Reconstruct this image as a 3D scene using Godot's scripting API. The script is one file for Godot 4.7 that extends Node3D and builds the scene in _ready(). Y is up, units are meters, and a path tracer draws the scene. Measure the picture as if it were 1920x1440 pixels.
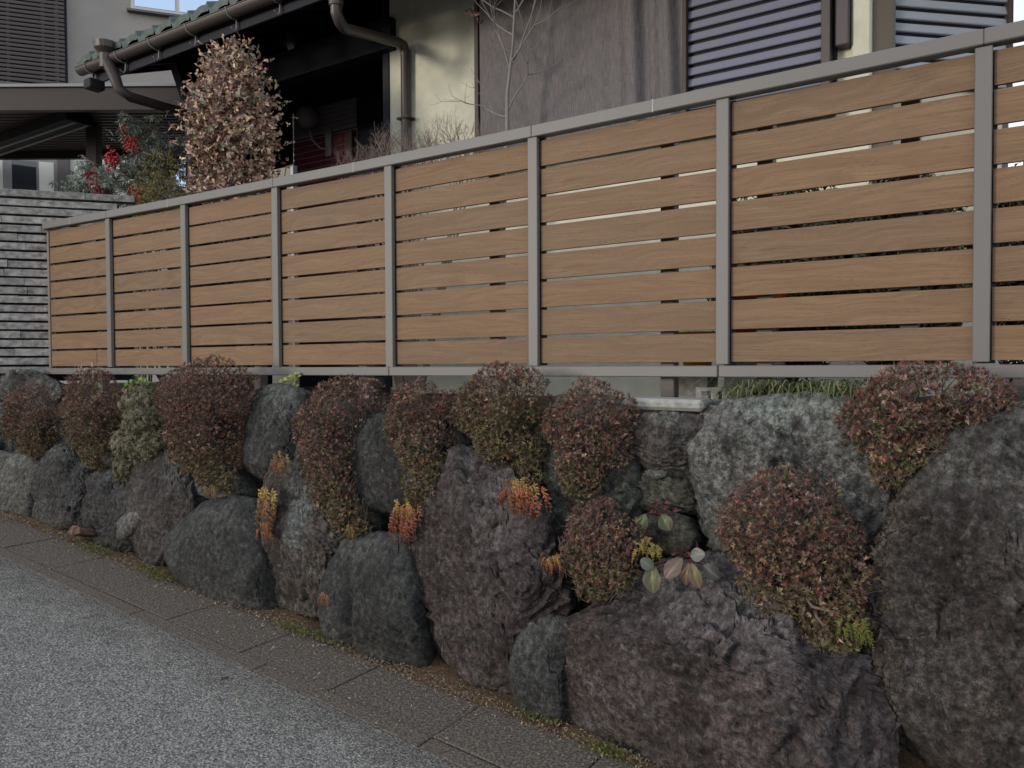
extends Node3D
# A timber-slat fence on a boulder retaining wall with azaleas, a road in front and houses behind.
# World: the fence stands along x at z = 0, the road is towards +z, y is up, metres.

var rng := RandomNumberGenerator.new()
var taken := {}
var M := {}
var nz := {}
var shared := {}
const LIFT := Vector3(0, 0.3, 0.954)


func L(r: float, g: float, b: float) -> Color:   # real-world (linear) base colour
	return Color(r, g, b).linear_to_srgb()

func noise(called: String, freq: float, octaves := 4, kind := FastNoiseLite.TYPE_SIMPLEX_SMOOTH, sd := 1) -> FastNoiseLite:
	var n := FastNoiseLite.new()
	n.noise_type = kind
	n.frequency = freq
	n.seed = sd
	n.fractal_octaves = octaves
	n.fractal_type = FastNoiseLite.FRACTAL_FBM if octaves > 1 else FastNoiseLite.FRACTAL_NONE
	nz[called] = n
	return n

func ramp(stops: Array) -> Gradient:
	var g := Gradient.new()
	g.offsets = PackedFloat32Array(stops.map(func(s): return s[0]))
	g.colors = PackedColorArray(stops.map(func(s): return s[1]))
	return g

func noise_tex(freq: float, octaves: int, stops: Array, size := 512, kind := FastNoiseLite.TYPE_SIMPLEX_SMOOTH, as_normal := 0.0, sd := 5, ret := -1) -> NoiseTexture2D:
	var n := FastNoiseLite.new()
	n.noise_type = kind
	n.frequency = freq
	n.seed = sd
	n.fractal_octaves = octaves
	if octaves >= 7: n.fractal_gain = 0.78   # rough at every scale, for stone
	if octaves == 1: n.fractal_type = FastNoiseLite.FRACTAL_NONE
	if ret >= 0: n.cellular_return_type = ret
	var t := NoiseTexture2D.new()
	t.width = size
	t.height = size
	t.seamless = true
	t.noise = n
	if as_normal > 0.0:
		t.as_normal_map = true
		t.bump_strength = as_normal
	elif stops.size():
		t.color_ramp = ramp(stops)
	return t

func grey(v: float) -> Color: return Color(v, v, v)

func mat(called: String, c: Color, rough := 0.8, opts := {}) -> StandardMaterial3D:
	var m := StandardMaterial3D.new()
	m.resource_name = called
	m.albedo_color = c
	m.roughness = rough
	m.metallic_specular = opts.get("spec", 0.4)
	m.metallic = opts.get("metal", 0.0)
	if opts.has("vc"): m.vertex_color_use_as_albedo = true
	if opts.has("tex"): m.albedo_texture = opts.tex
	if opts.has("nrm"):
		m.normal_enabled = true
		m.normal_texture = opts.nrm
		m.normal_scale = opts.get("ns", 1.0)
	if opts.has("tri"):
		m.uv1_triplanar = true
		m.uv1_world_triplanar = true
		m.uv1_scale = opts.tri
	if opts.has("back"):
		m.backlight_enabled = true
		m.backlight = opts.back
	if opts.get("two", false): m.cull_mode = BaseMaterial3D.CULL_DISABLED
	M[called] = m
	return m

# ---------- nodes
func numbered(called: String) -> String:
	if not taken.has(called):
		taken[called] = 0
		return called
	taken[called] += 1
	return "%s_%03d" % [called, taken[called]]

func tag(o: Node, label: String, category: String, group := "") -> void:
	o.set_meta("label", label)
	o.set_meta("category", category)
	if group: o.set_meta("group", group)

func thing(called: String, label: String, category: String, at := Vector3.ZERO, turn := 0.0, group := "") -> Node3D:
	var o := Node3D.new()
	o.name = numbered(called)
	add_child(o)
	o.position = at
	o.rotation.y = turn
	tag(o, label, category, group)
	return o

func put(called: String, mesh: Mesh, m: Material, parent: Node = self, at := Vector3.ZERO, basis := Basis()) -> MeshInstance3D:
	var o := MeshInstance3D.new()
	o.name = numbered(called) if parent == self else called
	o.mesh = mesh
	o.material_override = m
	o.transform = Transform3D(basis, at)
	parent.add_child(o, true)
	return o

func struct(called: String, mesh: Mesh, m: Material) -> MeshInstance3D:
	var o := put(called, mesh, m)
	o.set_meta("kind", "structure")
	return o

# ---------- shapes
func begin() -> SurfaceTool:
	var st := SurfaceTool.new()
	st.begin(Mesh.PRIMITIVE_TRIANGLES)
	st.set_color(Color.WHITE)
	return st

func tri(st: SurfaceTool, a: Vector3, b: Vector3, c: Vector3, out: Vector3, uvo := Vector2.ZERO) -> void:
	var n := (b - a).cross(c - a)
	if n.dot(out) > 0.0:
		var k := b
		b = c
		c = k
	else: n = -n
	n = n.normalized()
	for p in [a, b, c]:
		st.set_normal(n)
		var uv := Vector2(p.x, -p.y)
		if absf(n.y) > 0.7: uv = Vector2(p.x, p.z)
		elif absf(n.x) > 0.7: uv = Vector2(p.z, -p.y)
		st.set_uv(uv + uvo)
		st.add_vertex(p)

func quad(st: SurfaceTool, a: Vector3, b: Vector3, c: Vector3, d: Vector3, out: Vector3, uvo := Vector2.ZERO) -> void:
	tri(st, a, b, c, out, uvo)
	tri(st, a, c, d, out, uvo)

func box(st: SurfaceTool, c: Vector3, size: Vector3, b := 0.002, uvo := Vector2.ZERO, bs := Basis()) -> void:
	var h := size / 2.0
	b = minf(b, minf(h.x, minf(h.y, h.z)) * 0.6)
	var ax := [Vector3.RIGHT, Vector3.UP, Vector3.BACK]
	var pt := func(s: Vector3, face: int) -> Vector3:
		var q := h - Vector3(b, b, b)
		q[face] = h[face]
		return c + bs * (q * s)
	for f in 3:
		var u := (f + 1) % 3
		var v := (f + 2) % 3
		for s in [-1.0, 1.0]:
			var p := []
			for k in [[-1, -1], [1, -1], [1, 1], [-1, 1]]:
				var sg := Vector3.ZERO
				sg[f] = s
				sg[u] = k[0]
				sg[v] = k[1]
				p.append(pt.call(sg, f))
			quad(st, p[0], p[1], p[2], p[3], bs * ax[f] * s, uvo)
	if b <= 0.0: return
	for e in 3:
		var u := (e + 1) % 3
		var v := (e + 2) % 3
		for su in [-1.0, 1.0]:
			for sv in [-1.0, 1.0]:
				var lo := Vector3.ZERO
				lo[e] = -1
				lo[u] = su
				lo[v] = sv
				var hi := lo
				hi[e] = 1
				quad(st, pt.call(lo, u), pt.call(hi, u), pt.call(hi, v), pt.call(lo, v), bs * (ax[u] * su + ax[v] * sv), uvo)
	for sx in [-1, 1]:
		for sy in [-1, 1]:
			for sz in [-1, 1]:
				var s := Vector3(sx, sy, sz)
				tri(st, pt.call(s, 0), pt.call(s, 1), pt.call(s, 2), bs * s, uvo)

func box_mesh(size: Vector3, b := 0.002, uvo := Vector2.ZERO) -> ArrayMesh:
	var st := begin()
	box(st, Vector3.ZERO, size, b, uvo)
	return st.commit()

func boxat(called: String, lo: Vector3, hi: Vector3, m: Material, parent: Node, b := 0.003) -> MeshInstance3D:
	return put(called, box_mesh(hi - lo, b), m, parent, (lo + hi) / 2.0)

func tube(st: SurfaceTool, pts: Array, radii: Array, sides := 8, cap := true, col := Color.WHITE) -> void:
	var n := pts.size()
	var ref := Vector3.UP
	var rings := []
	for i in n:
		var d: Vector3 = (pts[mini(i + 1, n - 1)] - pts[maxi(i - 1, 0)]).normalized()
		if absf(d.dot(ref)) > 0.95: ref = Vector3.RIGHT if absf(d.x) < 0.8 else Vector3.BACK
		var u := d.cross(ref).normalized()
		var v := u.cross(d).normalized()
		ref = v
		var ring := []
		for k in sides:
			var a := TAU * k / sides
			ring.append(u * cos(a) + v * sin(a))
		rings.append(ring)
	for i in n - 1:
		for k in sides:
			var k2 := (k + 1) % sides
			var q := [[i, k], [i + 1, k2], [i + 1, k], [i, k], [i, k2], [i + 1, k2]]
			for w in q:
				st.set_color(col)
				st.set_normal(rings[w[0]][w[1]])
				st.set_uv(Vector2(float(w[1]) / sides, w[0]))
				st.add_vertex(pts[w[0]] + rings[w[0]][w[1]] * radii[w[0]])
	if cap:
		for e in [0, n - 1]:
			var d: Vector3 = (pts[e] - pts[1 if e == 0 else n - 2]).normalized()
			for k in range(1, sides - 1):
				var a: Vector3 = pts[e] + rings[e][0] * radii[e]
				var b2: Vector3 = pts[e] + rings[e][k] * radii[e]
				var c: Vector3 = pts[e] + rings[e][k + 1] * radii[e]
				st.set_color(col)
				tri(st, a, b2, c, d)

func ball(st: SurfaceTool, c: Vector3, r: Vector3, rows := 6, cols := 8, col := Color.WHITE) -> void:
	var p := func(i: int, j: int) -> Vector3:
		var t := PI * i / rows
		var a := TAU * j / cols
		return Vector3(sin(t) * cos(a), cos(t), sin(t) * sin(a))
	for i in rows:
		for j in cols:
			for w in [[i, j], [i + 1, j + 1], [i, j + 1], [i, j], [i + 1, j], [i + 1, j + 1]]:
				var v: Vector3 = p.call(w[0], w[1])
				st.set_color(col)
				st.set_normal(v)
				st.add_vertex(c + v * r)

func lathe(st: SurfaceTool, prof: Array, sides := 20) -> void:   # profile of Vector2(radius, y)
	for i in prof.size() - 1:
		for k in sides:
			var a0 := TAU * k / sides
			var a1 := TAU * (k + 1) / sides
			var f := func(q: Vector2, a: float) -> Vector3: return Vector3(q.x * cos(a), q.y, q.x * sin(a))
			var mid := Vector3(cos((a0 + a1) / 2), 0, sin((a0 + a1) / 2))
			var e: Vector2 = prof[i + 1] - prof[i]
			var out: Vector3 = mid * e.y + Vector3(0, -e.x, 0)
			quad(st, f.call(prof[i], a0), f.call(prof[i + 1], a0), f.call(prof[i + 1], a1), f.call(prof[i], a1), out)

func array_mesh(v: PackedVector3Array, idx: PackedInt32Array, cols := PackedColorArray()) -> ArrayMesh:
	var nrm := PackedVector3Array()
	nrm.resize(v.size())
	for i in range(0, idx.size(), 3):
		var n := (v[idx[i + 2]] - v[idx[i]]).cross(v[idx[i + 1]] - v[idx[i]])
		nrm[idx[i]] += n
		nrm[idx[i + 1]] += n
		nrm[idx[i + 2]] += n
	for i in v.size(): nrm[i] = nrm[i].normalized()
	var a := []
	a.resize(Mesh.ARRAY_MAX)
	a[Mesh.ARRAY_VERTEX] = v
	a[Mesh.ARRAY_NORMAL] = nrm
	a[Mesh.ARRAY_INDEX] = idx
	if cols.size(): a[Mesh.ARRAY_COLOR] = cols
	var m := ArrayMesh.new()
	m.add_surface_from_arrays(Mesh.PRIMITIVE_TRIANGLES, a)
	return m

func many(called: String, mesh: Mesh, m: Material, at: Array, cols: Array, parent: Node = self) -> MultiMeshInstance3D:
	var mm := MultiMesh.new()
	mm.transform_format = MultiMesh.TRANSFORM_3D
	mm.use_colors = true
	mm.mesh = mesh
	mm.instance_count = at.size()
	for i in at.size():
		mm.set_instance_transform(i, at[i])
		mm.set_instance_color(i, cols[i])
	var o := MultiMeshInstance3D.new()
	o.name = numbered(called) if parent == self else called
	o.multimesh = mm
	o.material_override = m
	parent.add_child(o, true)
	o.set_meta("kind", "stuff")
	return o

func facing(up: Vector3, spin: float, s: float) -> Basis:   # a basis whose y points along up
	var y := up.normalized()
	var x := y.cross(Vector3.BACK if absf(y.z) < 0.9 else Vector3.RIGHT).normalized()
	var z := x.cross(y)
	return Basis(x, y, z).rotated(y, spin).scaled_local(Vector3(s, s, s))

func rv() -> Vector3:
	var v := Vector3(rng.randfn(), rng.randfn(), rng.randfn())
	return v.normalized() if v.length() > 0.001 else Vector3.UP

# a pointed leaf along +z from the origin, folded along its midrib; curl bends it
func leaf(st: SurfaceTool, bs: Basis, at: Vector3, length: float, width: float, curl := 0.0, fold := 0.25, col := Color.WHITE, segs := 2) -> void:
	var mid := []
	var lft := []
	var rgt := []
	for i in segs + 1:
		var t := float(i) / segs
		var w: float = width * 0.5 * pow(sin(PI * clampf(t * 0.92 + 0.04, 0, 1)), 0.8) * (1.15 - 0.3 * t)
		if i == 0 or i == segs: w *= 0.25
		var p := Vector3(0, -curl * t * t * length, t * length * (1.0 - 0.25 * absf(curl) * t))
		mid.append(at + bs * p)
		lft.append(at + bs * (p + Vector3(-w, fold * w, 0)))
		rgt.append(at + bs * (p + Vector3(w, fold * w, 0)))
	for i in segs:
		for s in [[lft, mid], [mid, rgt]]:
			st.set_color(col)
			quad(st, s[0][i], s[0][i + 1], s[1][i + 1], s[1][i], bs.y)

# ---------- the lie of the land
func ground_y(x: float) -> float:
	return -0.14 - 0.0872 * clampf(x, -16.0, 12.0)

func lean(x: float, y: float) -> float:   # z of the battered face of the boulder wall
	var g := ground_y(x)
	return 0.6 - 0.45 * (y - g) / (1.4 - g)

# ---------- boulders
const GROW := 1.045
const ROCK := {
	"dark": [Vector3(.070, .058, .055), Vector3(.112, .098, .093), Vector3(.19, .18, .17)],
	"purple": [Vector3(.098, .073, .073), Vector3(.162, .128, .128), Vector3(.23, .21, .21)],
	"grey": [Vector3(.25, .252, .24), Vector3(.165, .158, .152), Vector3(.36, .38, .35)],
	"bluegreen": [Vector3(.10, .112, .104), Vector3(.068, .072, .068), Vector3(.19, .205, .185)],
	"slate": [Vector3(.062, .062, .061), Vector3(.09, .092, .09), Vector3(.15, .152, .145)],
	"strata": [Vector3(.105, .088, .078), Vector3(.16, .145, .135), Vector3(.26, .245, .23)],
	"strata_v": [Vector3(.072, .068, .068), Vector3(.11, .106, .106), Vector3(.2, .2, .2)],
	"brown": [Vector3(.092, .073, .066), Vector3(.15, .13, .118), Vector3(.27, .27, .25)],
	"olive": [Vector3(.11, .105, .08), Vector3(.15, .145, .115), Vector3(.2, .2, .16)],
	"pale": [Vector3(.15, .145, .132), Vector3(.21, .205, .19), Vector3(.3, .3, .28)],
	"stone": [Vector3(.24, .24, .225), Vector3(.3, .3, .29), Vector3(.35, .35, .33)],
	"chip": [Vector3(.33, .2, .14), Vector3(.26, .17, .13), Vector3(.4, .3, .22)],
}

func rock(style: String, label: String, poly: Array, zo: float, bulge: float, lichen: float, res: int, sd: int) -> void:
	var r := RandomNumberGenerator.new()
	r.seed = sd * 77 + 5
	var c := Vector2.ZERO
	for k in poly.size():
		if poly[k].y < ground_y(poly[k].x) + 0.13 and res > 0: poly[k].y -= 0.12   # bedded in the ground
		c += poly[k] / poly.size()
	var N := 240
	var G: int = [40, 120, 200][res]
	var rad := PackedFloat32Array()
	var size := 0.0
	for i in N:
		var d := Vector2.from_angle(TAU * i / N)
		var best := 0.02
		for k in poly.size():
			var hit = Geometry2D.segment_intersects_segment(c, c + d * 5.0, poly[k], poly[(k + 1) % poly.size()])
			if hit != null: best = maxf(best, c.distance_to(hit))
		rad.append(best)
		size += best / N
	var smooth := PackedFloat32Array()
	for i in N:
		var s := 0.0
		for k in range(-2, 3): s += rad[(i + k + N) % N]
		smooth.append(s / 5.0 * GROW + 0.006)
	var facets := []
	var soft := style in ["slate", "pale", "stone", "chip", "olive"]
	var nf := 0 if style in ["stone", "chip"] else 4 if soft else 9
	if nf > 0:
		facets.append([Vector3(r.randf_range(-0.2, 0.2), r.randf_range(-0.15, 0.2), 1.0).normalized(), bulge * (0.8 if soft else r.randf_range(0.52, 0.7))])
	for i in nf:
		var ang := TAU * (i + r.randf_range(-0.35, 0.35)) / nf
		var tl := r.randf_range(0.45, 1.5)
		var m := Vector3(cos(ang) * tl, sin(ang) * tl, 1.0).normalized()
		var wide := Vector2(m.x, m.y).length()
		var reach: float = smooth[int(fposmod(ang / TAU, 1.0) * N) % N] * wide * 0.93 + m.z * bulge * r.randf_range(0.08, 0.42)
		facets.append([m, reach])
	if sd == 18: facets += [[Vector3(-0.15, 0.78, 0.6).normalized(), 0.21], [Vector3(-0.55, 0.05, 0.83).normalized(), 0.40], [Vector3(0.35, 0.35, 0.87).normalized(), 0.27]]
	var off := Vector3(sd * 3.7, sd * 1.3, sd * 2.1)
	var tilt := r.randf_range(0.5, 1.1)
	var pal: Array = ROCK[style]
	var sn := sin(tilt)
	var cs := cos(tilt)
	if style == "strata" or style == "olive":
		sn = 0.0
		cs = 1.0
	var v := PackedVector3Array()
	var cols := PackedColorArray()
	var z0 := lean(c.x, c.y) + zo
	var mid := Vector3(c.x, c.y, z0)
	for j in G + 1:
		for i in G + 1:
			# an even square grid laid on a disc, so that no point of the face is pinched
			var sx := 2.0 * i / G - 1.0
			var sy := 2.0 * j / G - 1.0
			var rr := maxf(absf(sx), absf(sy))
			var th := 0.0
			if rr > 0.0001:
				if absf(sx) >= absf(sy): th = PI / 4 * sy / sx + (PI if sx < 0.0 else 0.0)
				else: th = PI / 2 - PI / 4 * sx / sy + (PI if sy < 0.0 else 0.0)
			var phi := rr * 2.1
			var t := sin(phi)
			var h: float = bulge * pow(maxf(cos(phi), 0.0), 0.5) if phi < PI / 2 else 0.42 * cos(phi)
			var d := Vector2.from_angle(th)
			var fi := fposmod(th / TAU, 1.0) * N
			var q := c + d * lerpf(smooth[int(fi) % N], smooth[(int(fi) + 1) % N], fi - floorf(fi)) * t
			var p := Vector3(q.x, q.y, lean(q.x, q.y) + zo) + LIFT * h
			if res > 0: p -= LIFT * bulge * 0.4 * smoothstep(0.5, 0.02, p.y - ground_y(p.x)) * maxf(cos(phi), 0.0)
			var radial := Vector3(d.x, d.y, -0.3 * d.y)
			var out := (LIFT * maxf(cos(phi), -0.3) + radial * sin(phi)).normalized()
			for f in facets:
				var s: float = (p - mid).dot(f[0]) - f[1]
				if s > 0.0: p -= f[0] * s * (0.72 if soft else 0.97)
			var w := p + off
			var big: float = nz.big.get_noise_3dv(w)
			var mido: float = nz.mid.get_noise_3dv(w)
			var fine: float = nz.fine.get_noise_3dv(w)
			var ridge: float = 1.0 - absf(nz.ridge.get_noise_3dv(w)) * 2.0
			var disp := big * 0.012 * minf(1.0, size * 3.0) + mido * 0.006 * minf(1.0, size * 3.0)
			var lay := 0.0
			var crack := 0.0
			# the strike of the rock's bedding, its own for each rock
			var along := Vector3(w.x * cs + w.y * sn, w.y * cs - w.x * sn, w.z)
			var ledge: float = along.y * 5.5 + nz.ledge.get_noise_3d(along.x * 0.5, along.y, along.z) * 2.4 + mido * 0.2
			var flake := ledge - floorf(ledge)
			var flaky := smoothstep(-0.15, 0.2, nz.big.get_noise_3d(w.y + 9.0, w.x, w.z))
			flake = flake if flake < 0.94 else (1.0 - flake) * 15.6
			if nf >= 6: disp += (flake - 0.5) * (0.010 + 0.03 * flaky) * minf(1.0, size * 2.6)
			elif res > 0: disp += (flake - 0.5) * 0.006 * flaky
			match style:
				"strata", "olive":
					var a := p.y * 44.0 + mido * 2.0 + big * 2.0 + p.x * 4.0
					lay = a - floorf(a)
					disp += (lay - 0.5) * 0.010 * (0.3 + absf(mido) * 3.0) + fine * 0.003
				"strata_v":
					var a := p.x * 30.0 - p.y * 9.0 + mido * 2.6 + big * 2.0
					lay = absf((a - floorf(a)) * 2.0 - 1.0)
					disp += (lay - 0.5) * 0.02 + fine * 0.004
				"brown":
					var a := (p.x * 16.0 + p.y * 15.0 * tilt) + mido * 3.0
					lay = a - floorf(a)
					disp += (lay - 0.5) * 0.022 * smoothstep(-0.2, 0.25, big) + fine * 0.003
				"purple":
					var a := p.y * 14.0 + p.x * 9.0 + mido * 3.0 + big * 2.5
					lay = a - floorf(a)
					disp += (lay - 0.5) * 0.012 * smoothstep(0.0, 0.3, mido) + fine * 0.003
					crack = smoothstep(0.96, 0.99, ridge)
				"dark":
					disp += fine * 0.0025 + nz.pit.get_noise_3dv(w) * 0.0012
					crack = smoothstep(0.96, 0.99, ridge)
					if sd == 11 and d.x < -0.45:   # the layered left edge of the big one
						var a := p.y * 20.0 - p.x * 26.0 + mido * 3.0
						lay = a - floorf(a)
						disp += (lay - 0.6) * 0.03 * smoothstep(0.72, 0.95, t)
				_:
					disp += fine * 0.002
					crack = smoothstep(0.965, 0.995, ridge) * 0.7
			if sd == 74 and p.y < 0.55:   # the vertical groove of the grooved boulder
				disp -= 0.05 * exp(-pow((p.x - c.x + 0.05 + 0.06 * p.y) / 0.03, 2.0)) * smoothstep(0.6, 0.3, p.y)
			disp -= crack * 0.018
			p += out * disp
			v.append(p)
			# colour: mineral patches, stains, veins, lichen
			var k := smoothstep(-0.28, 0.3, mido * 0.6 + big * 0.9 + fine * 0.2)
			var col: Vector3 = pal[0].lerp(pal[1], k)
			var stain: float = nz.streak.get_noise_3d(w.x * 5.0 + mido * 0.8, w.y * 0.9, w.z * 5.0)
			col *= 1.0 - (0.68 if style == "grey" else 0.3) * smoothstep(0.0, 0.36, stain)
			var grain: float = nz.streak.get_noise_3d(along.x * 4.0, along.y * 26.0, along.z * 9.0)
			col *= 1.0 + 0.35 * grain
			var red: float = nz.mid.get_noise_3d(w.x * 0.5 + 31.0, w.y * 0.5, w.z * 0.5)
			if style in ["dark", "purple", "brown", "strata"]: col = col.lerp(Vector3(.125, .092, .08) * (1.0 + grain), 0.4 * smoothstep(0.08, 0.3, red))
			var bloom: float = nz.mid.get_noise_3d(w.x * 0.7 + 11.0, w.y * 0.7 + 5.0, w.z * 0.7) + 0.5 * fine
			col = col.lerp(pal[2] * 0.8, 0.3 * smoothstep(0.16, 0.4, bloom))
			col *= 0.92 + 0.14 * flake - 0.3 * flaky * smoothstep(0.9, 0.97, ledge - floorf(ledge))
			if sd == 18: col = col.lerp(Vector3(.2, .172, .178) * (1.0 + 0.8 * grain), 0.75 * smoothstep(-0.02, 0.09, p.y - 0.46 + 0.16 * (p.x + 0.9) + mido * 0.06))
			if sd == 11 and lay > 0.0: col = col.lerp(Vector3(.17, .14, .118), 0.7 * smoothstep(0.72, 0.9, t))
			var spot: float = nz.spot.get_noise_3dv(w)
			col = col.lerp(pal[2], smoothstep(0.42, 0.62, spot + fine * 0.3) * 0.6)
			if style == "purple" or style == "brown":
				var vein := 1.0 - absf(nz.vein.get_noise_3d(w.x + w.y * 0.6, w.y - w.x * 0.4, w.z)) * 2.0
				col = col.lerp(pal[2] * 1.15, smoothstep(0.95, 0.99, vein) * 0.5 * smoothstep(-0.1, 0.3, mido))
			if style == "brown" and sd == 81:
				col = col.lerp(Vector3(.24, .26, .25), smoothstep(0.12, 0.02, Vector2(p.x - c.x - 0.06, (p.y - c.y - 0.16) * 0.45).length() + mido * 0.05))
			if lay > 0.0: col *= 0.76 + 0.36 * lay
			col *= 1.0 - 0.45 * crack
			if lichen > 0.0:
				var top := smoothstep(0.35, 1.0, d.y * t + 0.4 * big + 0.35 * mido)
				col = col.lerp(Vector3(.32, .35, .32), lichen * smoothstep(0.25, 0.6, top + spot * 0.55 + stain * 0.4))
			if p.y - ground_y(p.x) < 0.12:   # road dust at the foot
				col = col.lerp(Vector3(.13, .115, .095), 0.4 * smoothstep(0.12, 0.0, p.y - ground_y(p.x) + mido * 0.08))
			cols.append(Color(maxf(col.x, 0.012), maxf(col.y, 0.012), maxf(col.z, 0.012)))
	var idx := PackedInt32Array()
	for j in G:
		for i in G:
			var a := j * (G + 1) + i
			var b := a + G + 1
			for w in [a, b, a + 1, a + 1, b, b + 1]: idx.append(w)
	var o := put({"stone": "pebble", "chip": "stone_chip"}.get(style, "boulder"), array_mesh(v, idx, cols), M.rock)
	var low := Vector3(c.x, mid.y, mid.z)
	tag(o, label, "stone" if res == 0 else "boulder", "boulders of the retaining wall" if not style in ["stone", "chip"] else "")

# ---------- plants
func azalea(label: String, green: float, big: float, lobes: Array, sd: int) -> void:
	rng.seed = sd * 131
	var low := 99.0
	var high := -99.0
	var base := Vector3.ZERO
	for l in lobes:
		low = minf(low, l.y - l.w)
		high = maxf(high, l.y + l.w)
		base += Vector3(l.x, l.y, l.z) / lobes.size()
	base = Vector3(base.x, base.y - 0.05, lean(base.x, base.y) - 0.02)
	var o := thing("azalea", label, "azalea", base, 0.0, "clipped azaleas on the boulder wall")
	var at := []
	var cols := []
	var tips := []
	for l in lobes:
		var c := Vector3(l.x, l.y, l.z)
		var n := int(l.w * l.w * 42000.0 / (big * big)) + 50
		for i in n:
			var d := rv()
			if d.z < -0.55: d.z = -d.z
			var bump: float = nz.bush.get_noise_3dv(c + d * l.w) * 0.16
			var deep := pow(rng.randf(), 2.2) * 0.42
			var p: Vector3 = c + d * l.w * (1.0 + bump - deep)
			var inside := false
			for m in lobes:
				if m != l and p.distance_to(Vector3(m.x, m.y, m.z)) < m.w * 0.72: inside = true
			if inside and rng.randf() < 0.9: continue
			if nz.bush.get_noise_3dv(p * 2.2 + Vector3(7, 3, 9)) < -0.34 and deep < 0.2: continue
			var up := (d + Vector3(0, 0.45, 0.1) + rv() * 0.9).normalized()
			at.append(Transform3D(facing(up, rng.randf() * TAU, big * rng.randf_range(0.6, 1.1)), p - base))
			var hgt := (p.y - low) / (high - low)
			var g := smoothstep(green + 0.22, green - 0.28, hgt + 0.35 * nz.bush.get_noise_3dv(p * 1.3) + rng.randf_range(-0.12, 0.12) + 0.1 * d.y)
			var col := Vector3(.135, .072, .06).lerp(Vector3(.12, .1, .045), g)
			var k := rng.randf()
			if k < 0.08: col = Vector3(.27, .18, .145)
			elif k < 0.18: col = Vector3(.17, .065, .045)
			elif k < 0.25: col = Vector3(.17, .14, .07)
			elif k < 0.33: col = Vector3(.075, .085, .035)
			col *= rng.randf_range(0.6, 1.0) if rng.randf() < 0.45 else rng.randf_range(1.1, 2.3)
			cols.append(Color(col.x, col.y, col.z))
			if rng.randf() < 0.05: tips.append(p - base)
	many("leaves", shared.rosette, M.leafy, at, cols, o)
	var st := begin()
	for p in tips:
		var root := Vector3(rng.randf_range(-0.04, 0.04), rng.randf_range(-0.05, 0.05), 0.0)
		var m: Vector3 = root.lerp(p, 0.55) + rv() * 0.03
		tube(st, [root, m, p + rv() * 0.006], [0.005, 0.003, 0.0011], 4, false)
	for i in int(260 * big):
		var p: Vector3 = tips[rng.randi() % tips.size()]
		var d := (p.normalized() + Vector3(0, 0, 0.5) + rv() * 0.9).normalized()
		var q := p + rv() * 0.02 + d * 0.012
		tube(st, [q, q + d.cross(rv()) * 0.03, q + d.cross(rv()) * 0.055], [0.0014, 0.0012, 0.0007], 3, false)
	put("twigs", st.commit(), M.twig, o).set_meta("kind", "stuff")
	if sd == 109:   # bare woody stems show low on this one
		for s in [[Vector3(-0.02, 0.03, 0.15), Vector3(0.05, -0.07, 0.27), Vector3(0.10, -0.14, 0.24)], [Vector3(0.0, -0.02, 0.15), Vector3(0.06, -0.12, 0.26), Vector3(0.06, -0.2, 0.2)], [Vector3(-0.05, 0.03, 0.2), Vector3(0.04, -0.03, 0.29), Vector3(0.13, -0.06, 0.22)]]:
			var b := begin()
			tube(b, s, [0.004, 0.0055, 0.007], 7)
			put("stem", b.commit(), M.twig, o)

func rosette_mesh() -> ArrayMesh:
	var st := begin()
	rng.seed = 5
	for i in 8:
		var bs := Basis(Vector3.UP, TAU * i / 8 + rng.randf_range(-0.3, 0.3)) * Basis(Vector3.RIGHT, -rng.randf_range(0.45, 1.4))
		var g := rng.randf_range(0.8, 1.15)
		leaf(st, bs, Vector3(0, 0.001 * i, 0), rng.randf_range(0.012, 0.022), rng.randf_range(0.0034, 0.005), 0.12, 0.35, Color(g, g, g))
	return st.commit()

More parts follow.
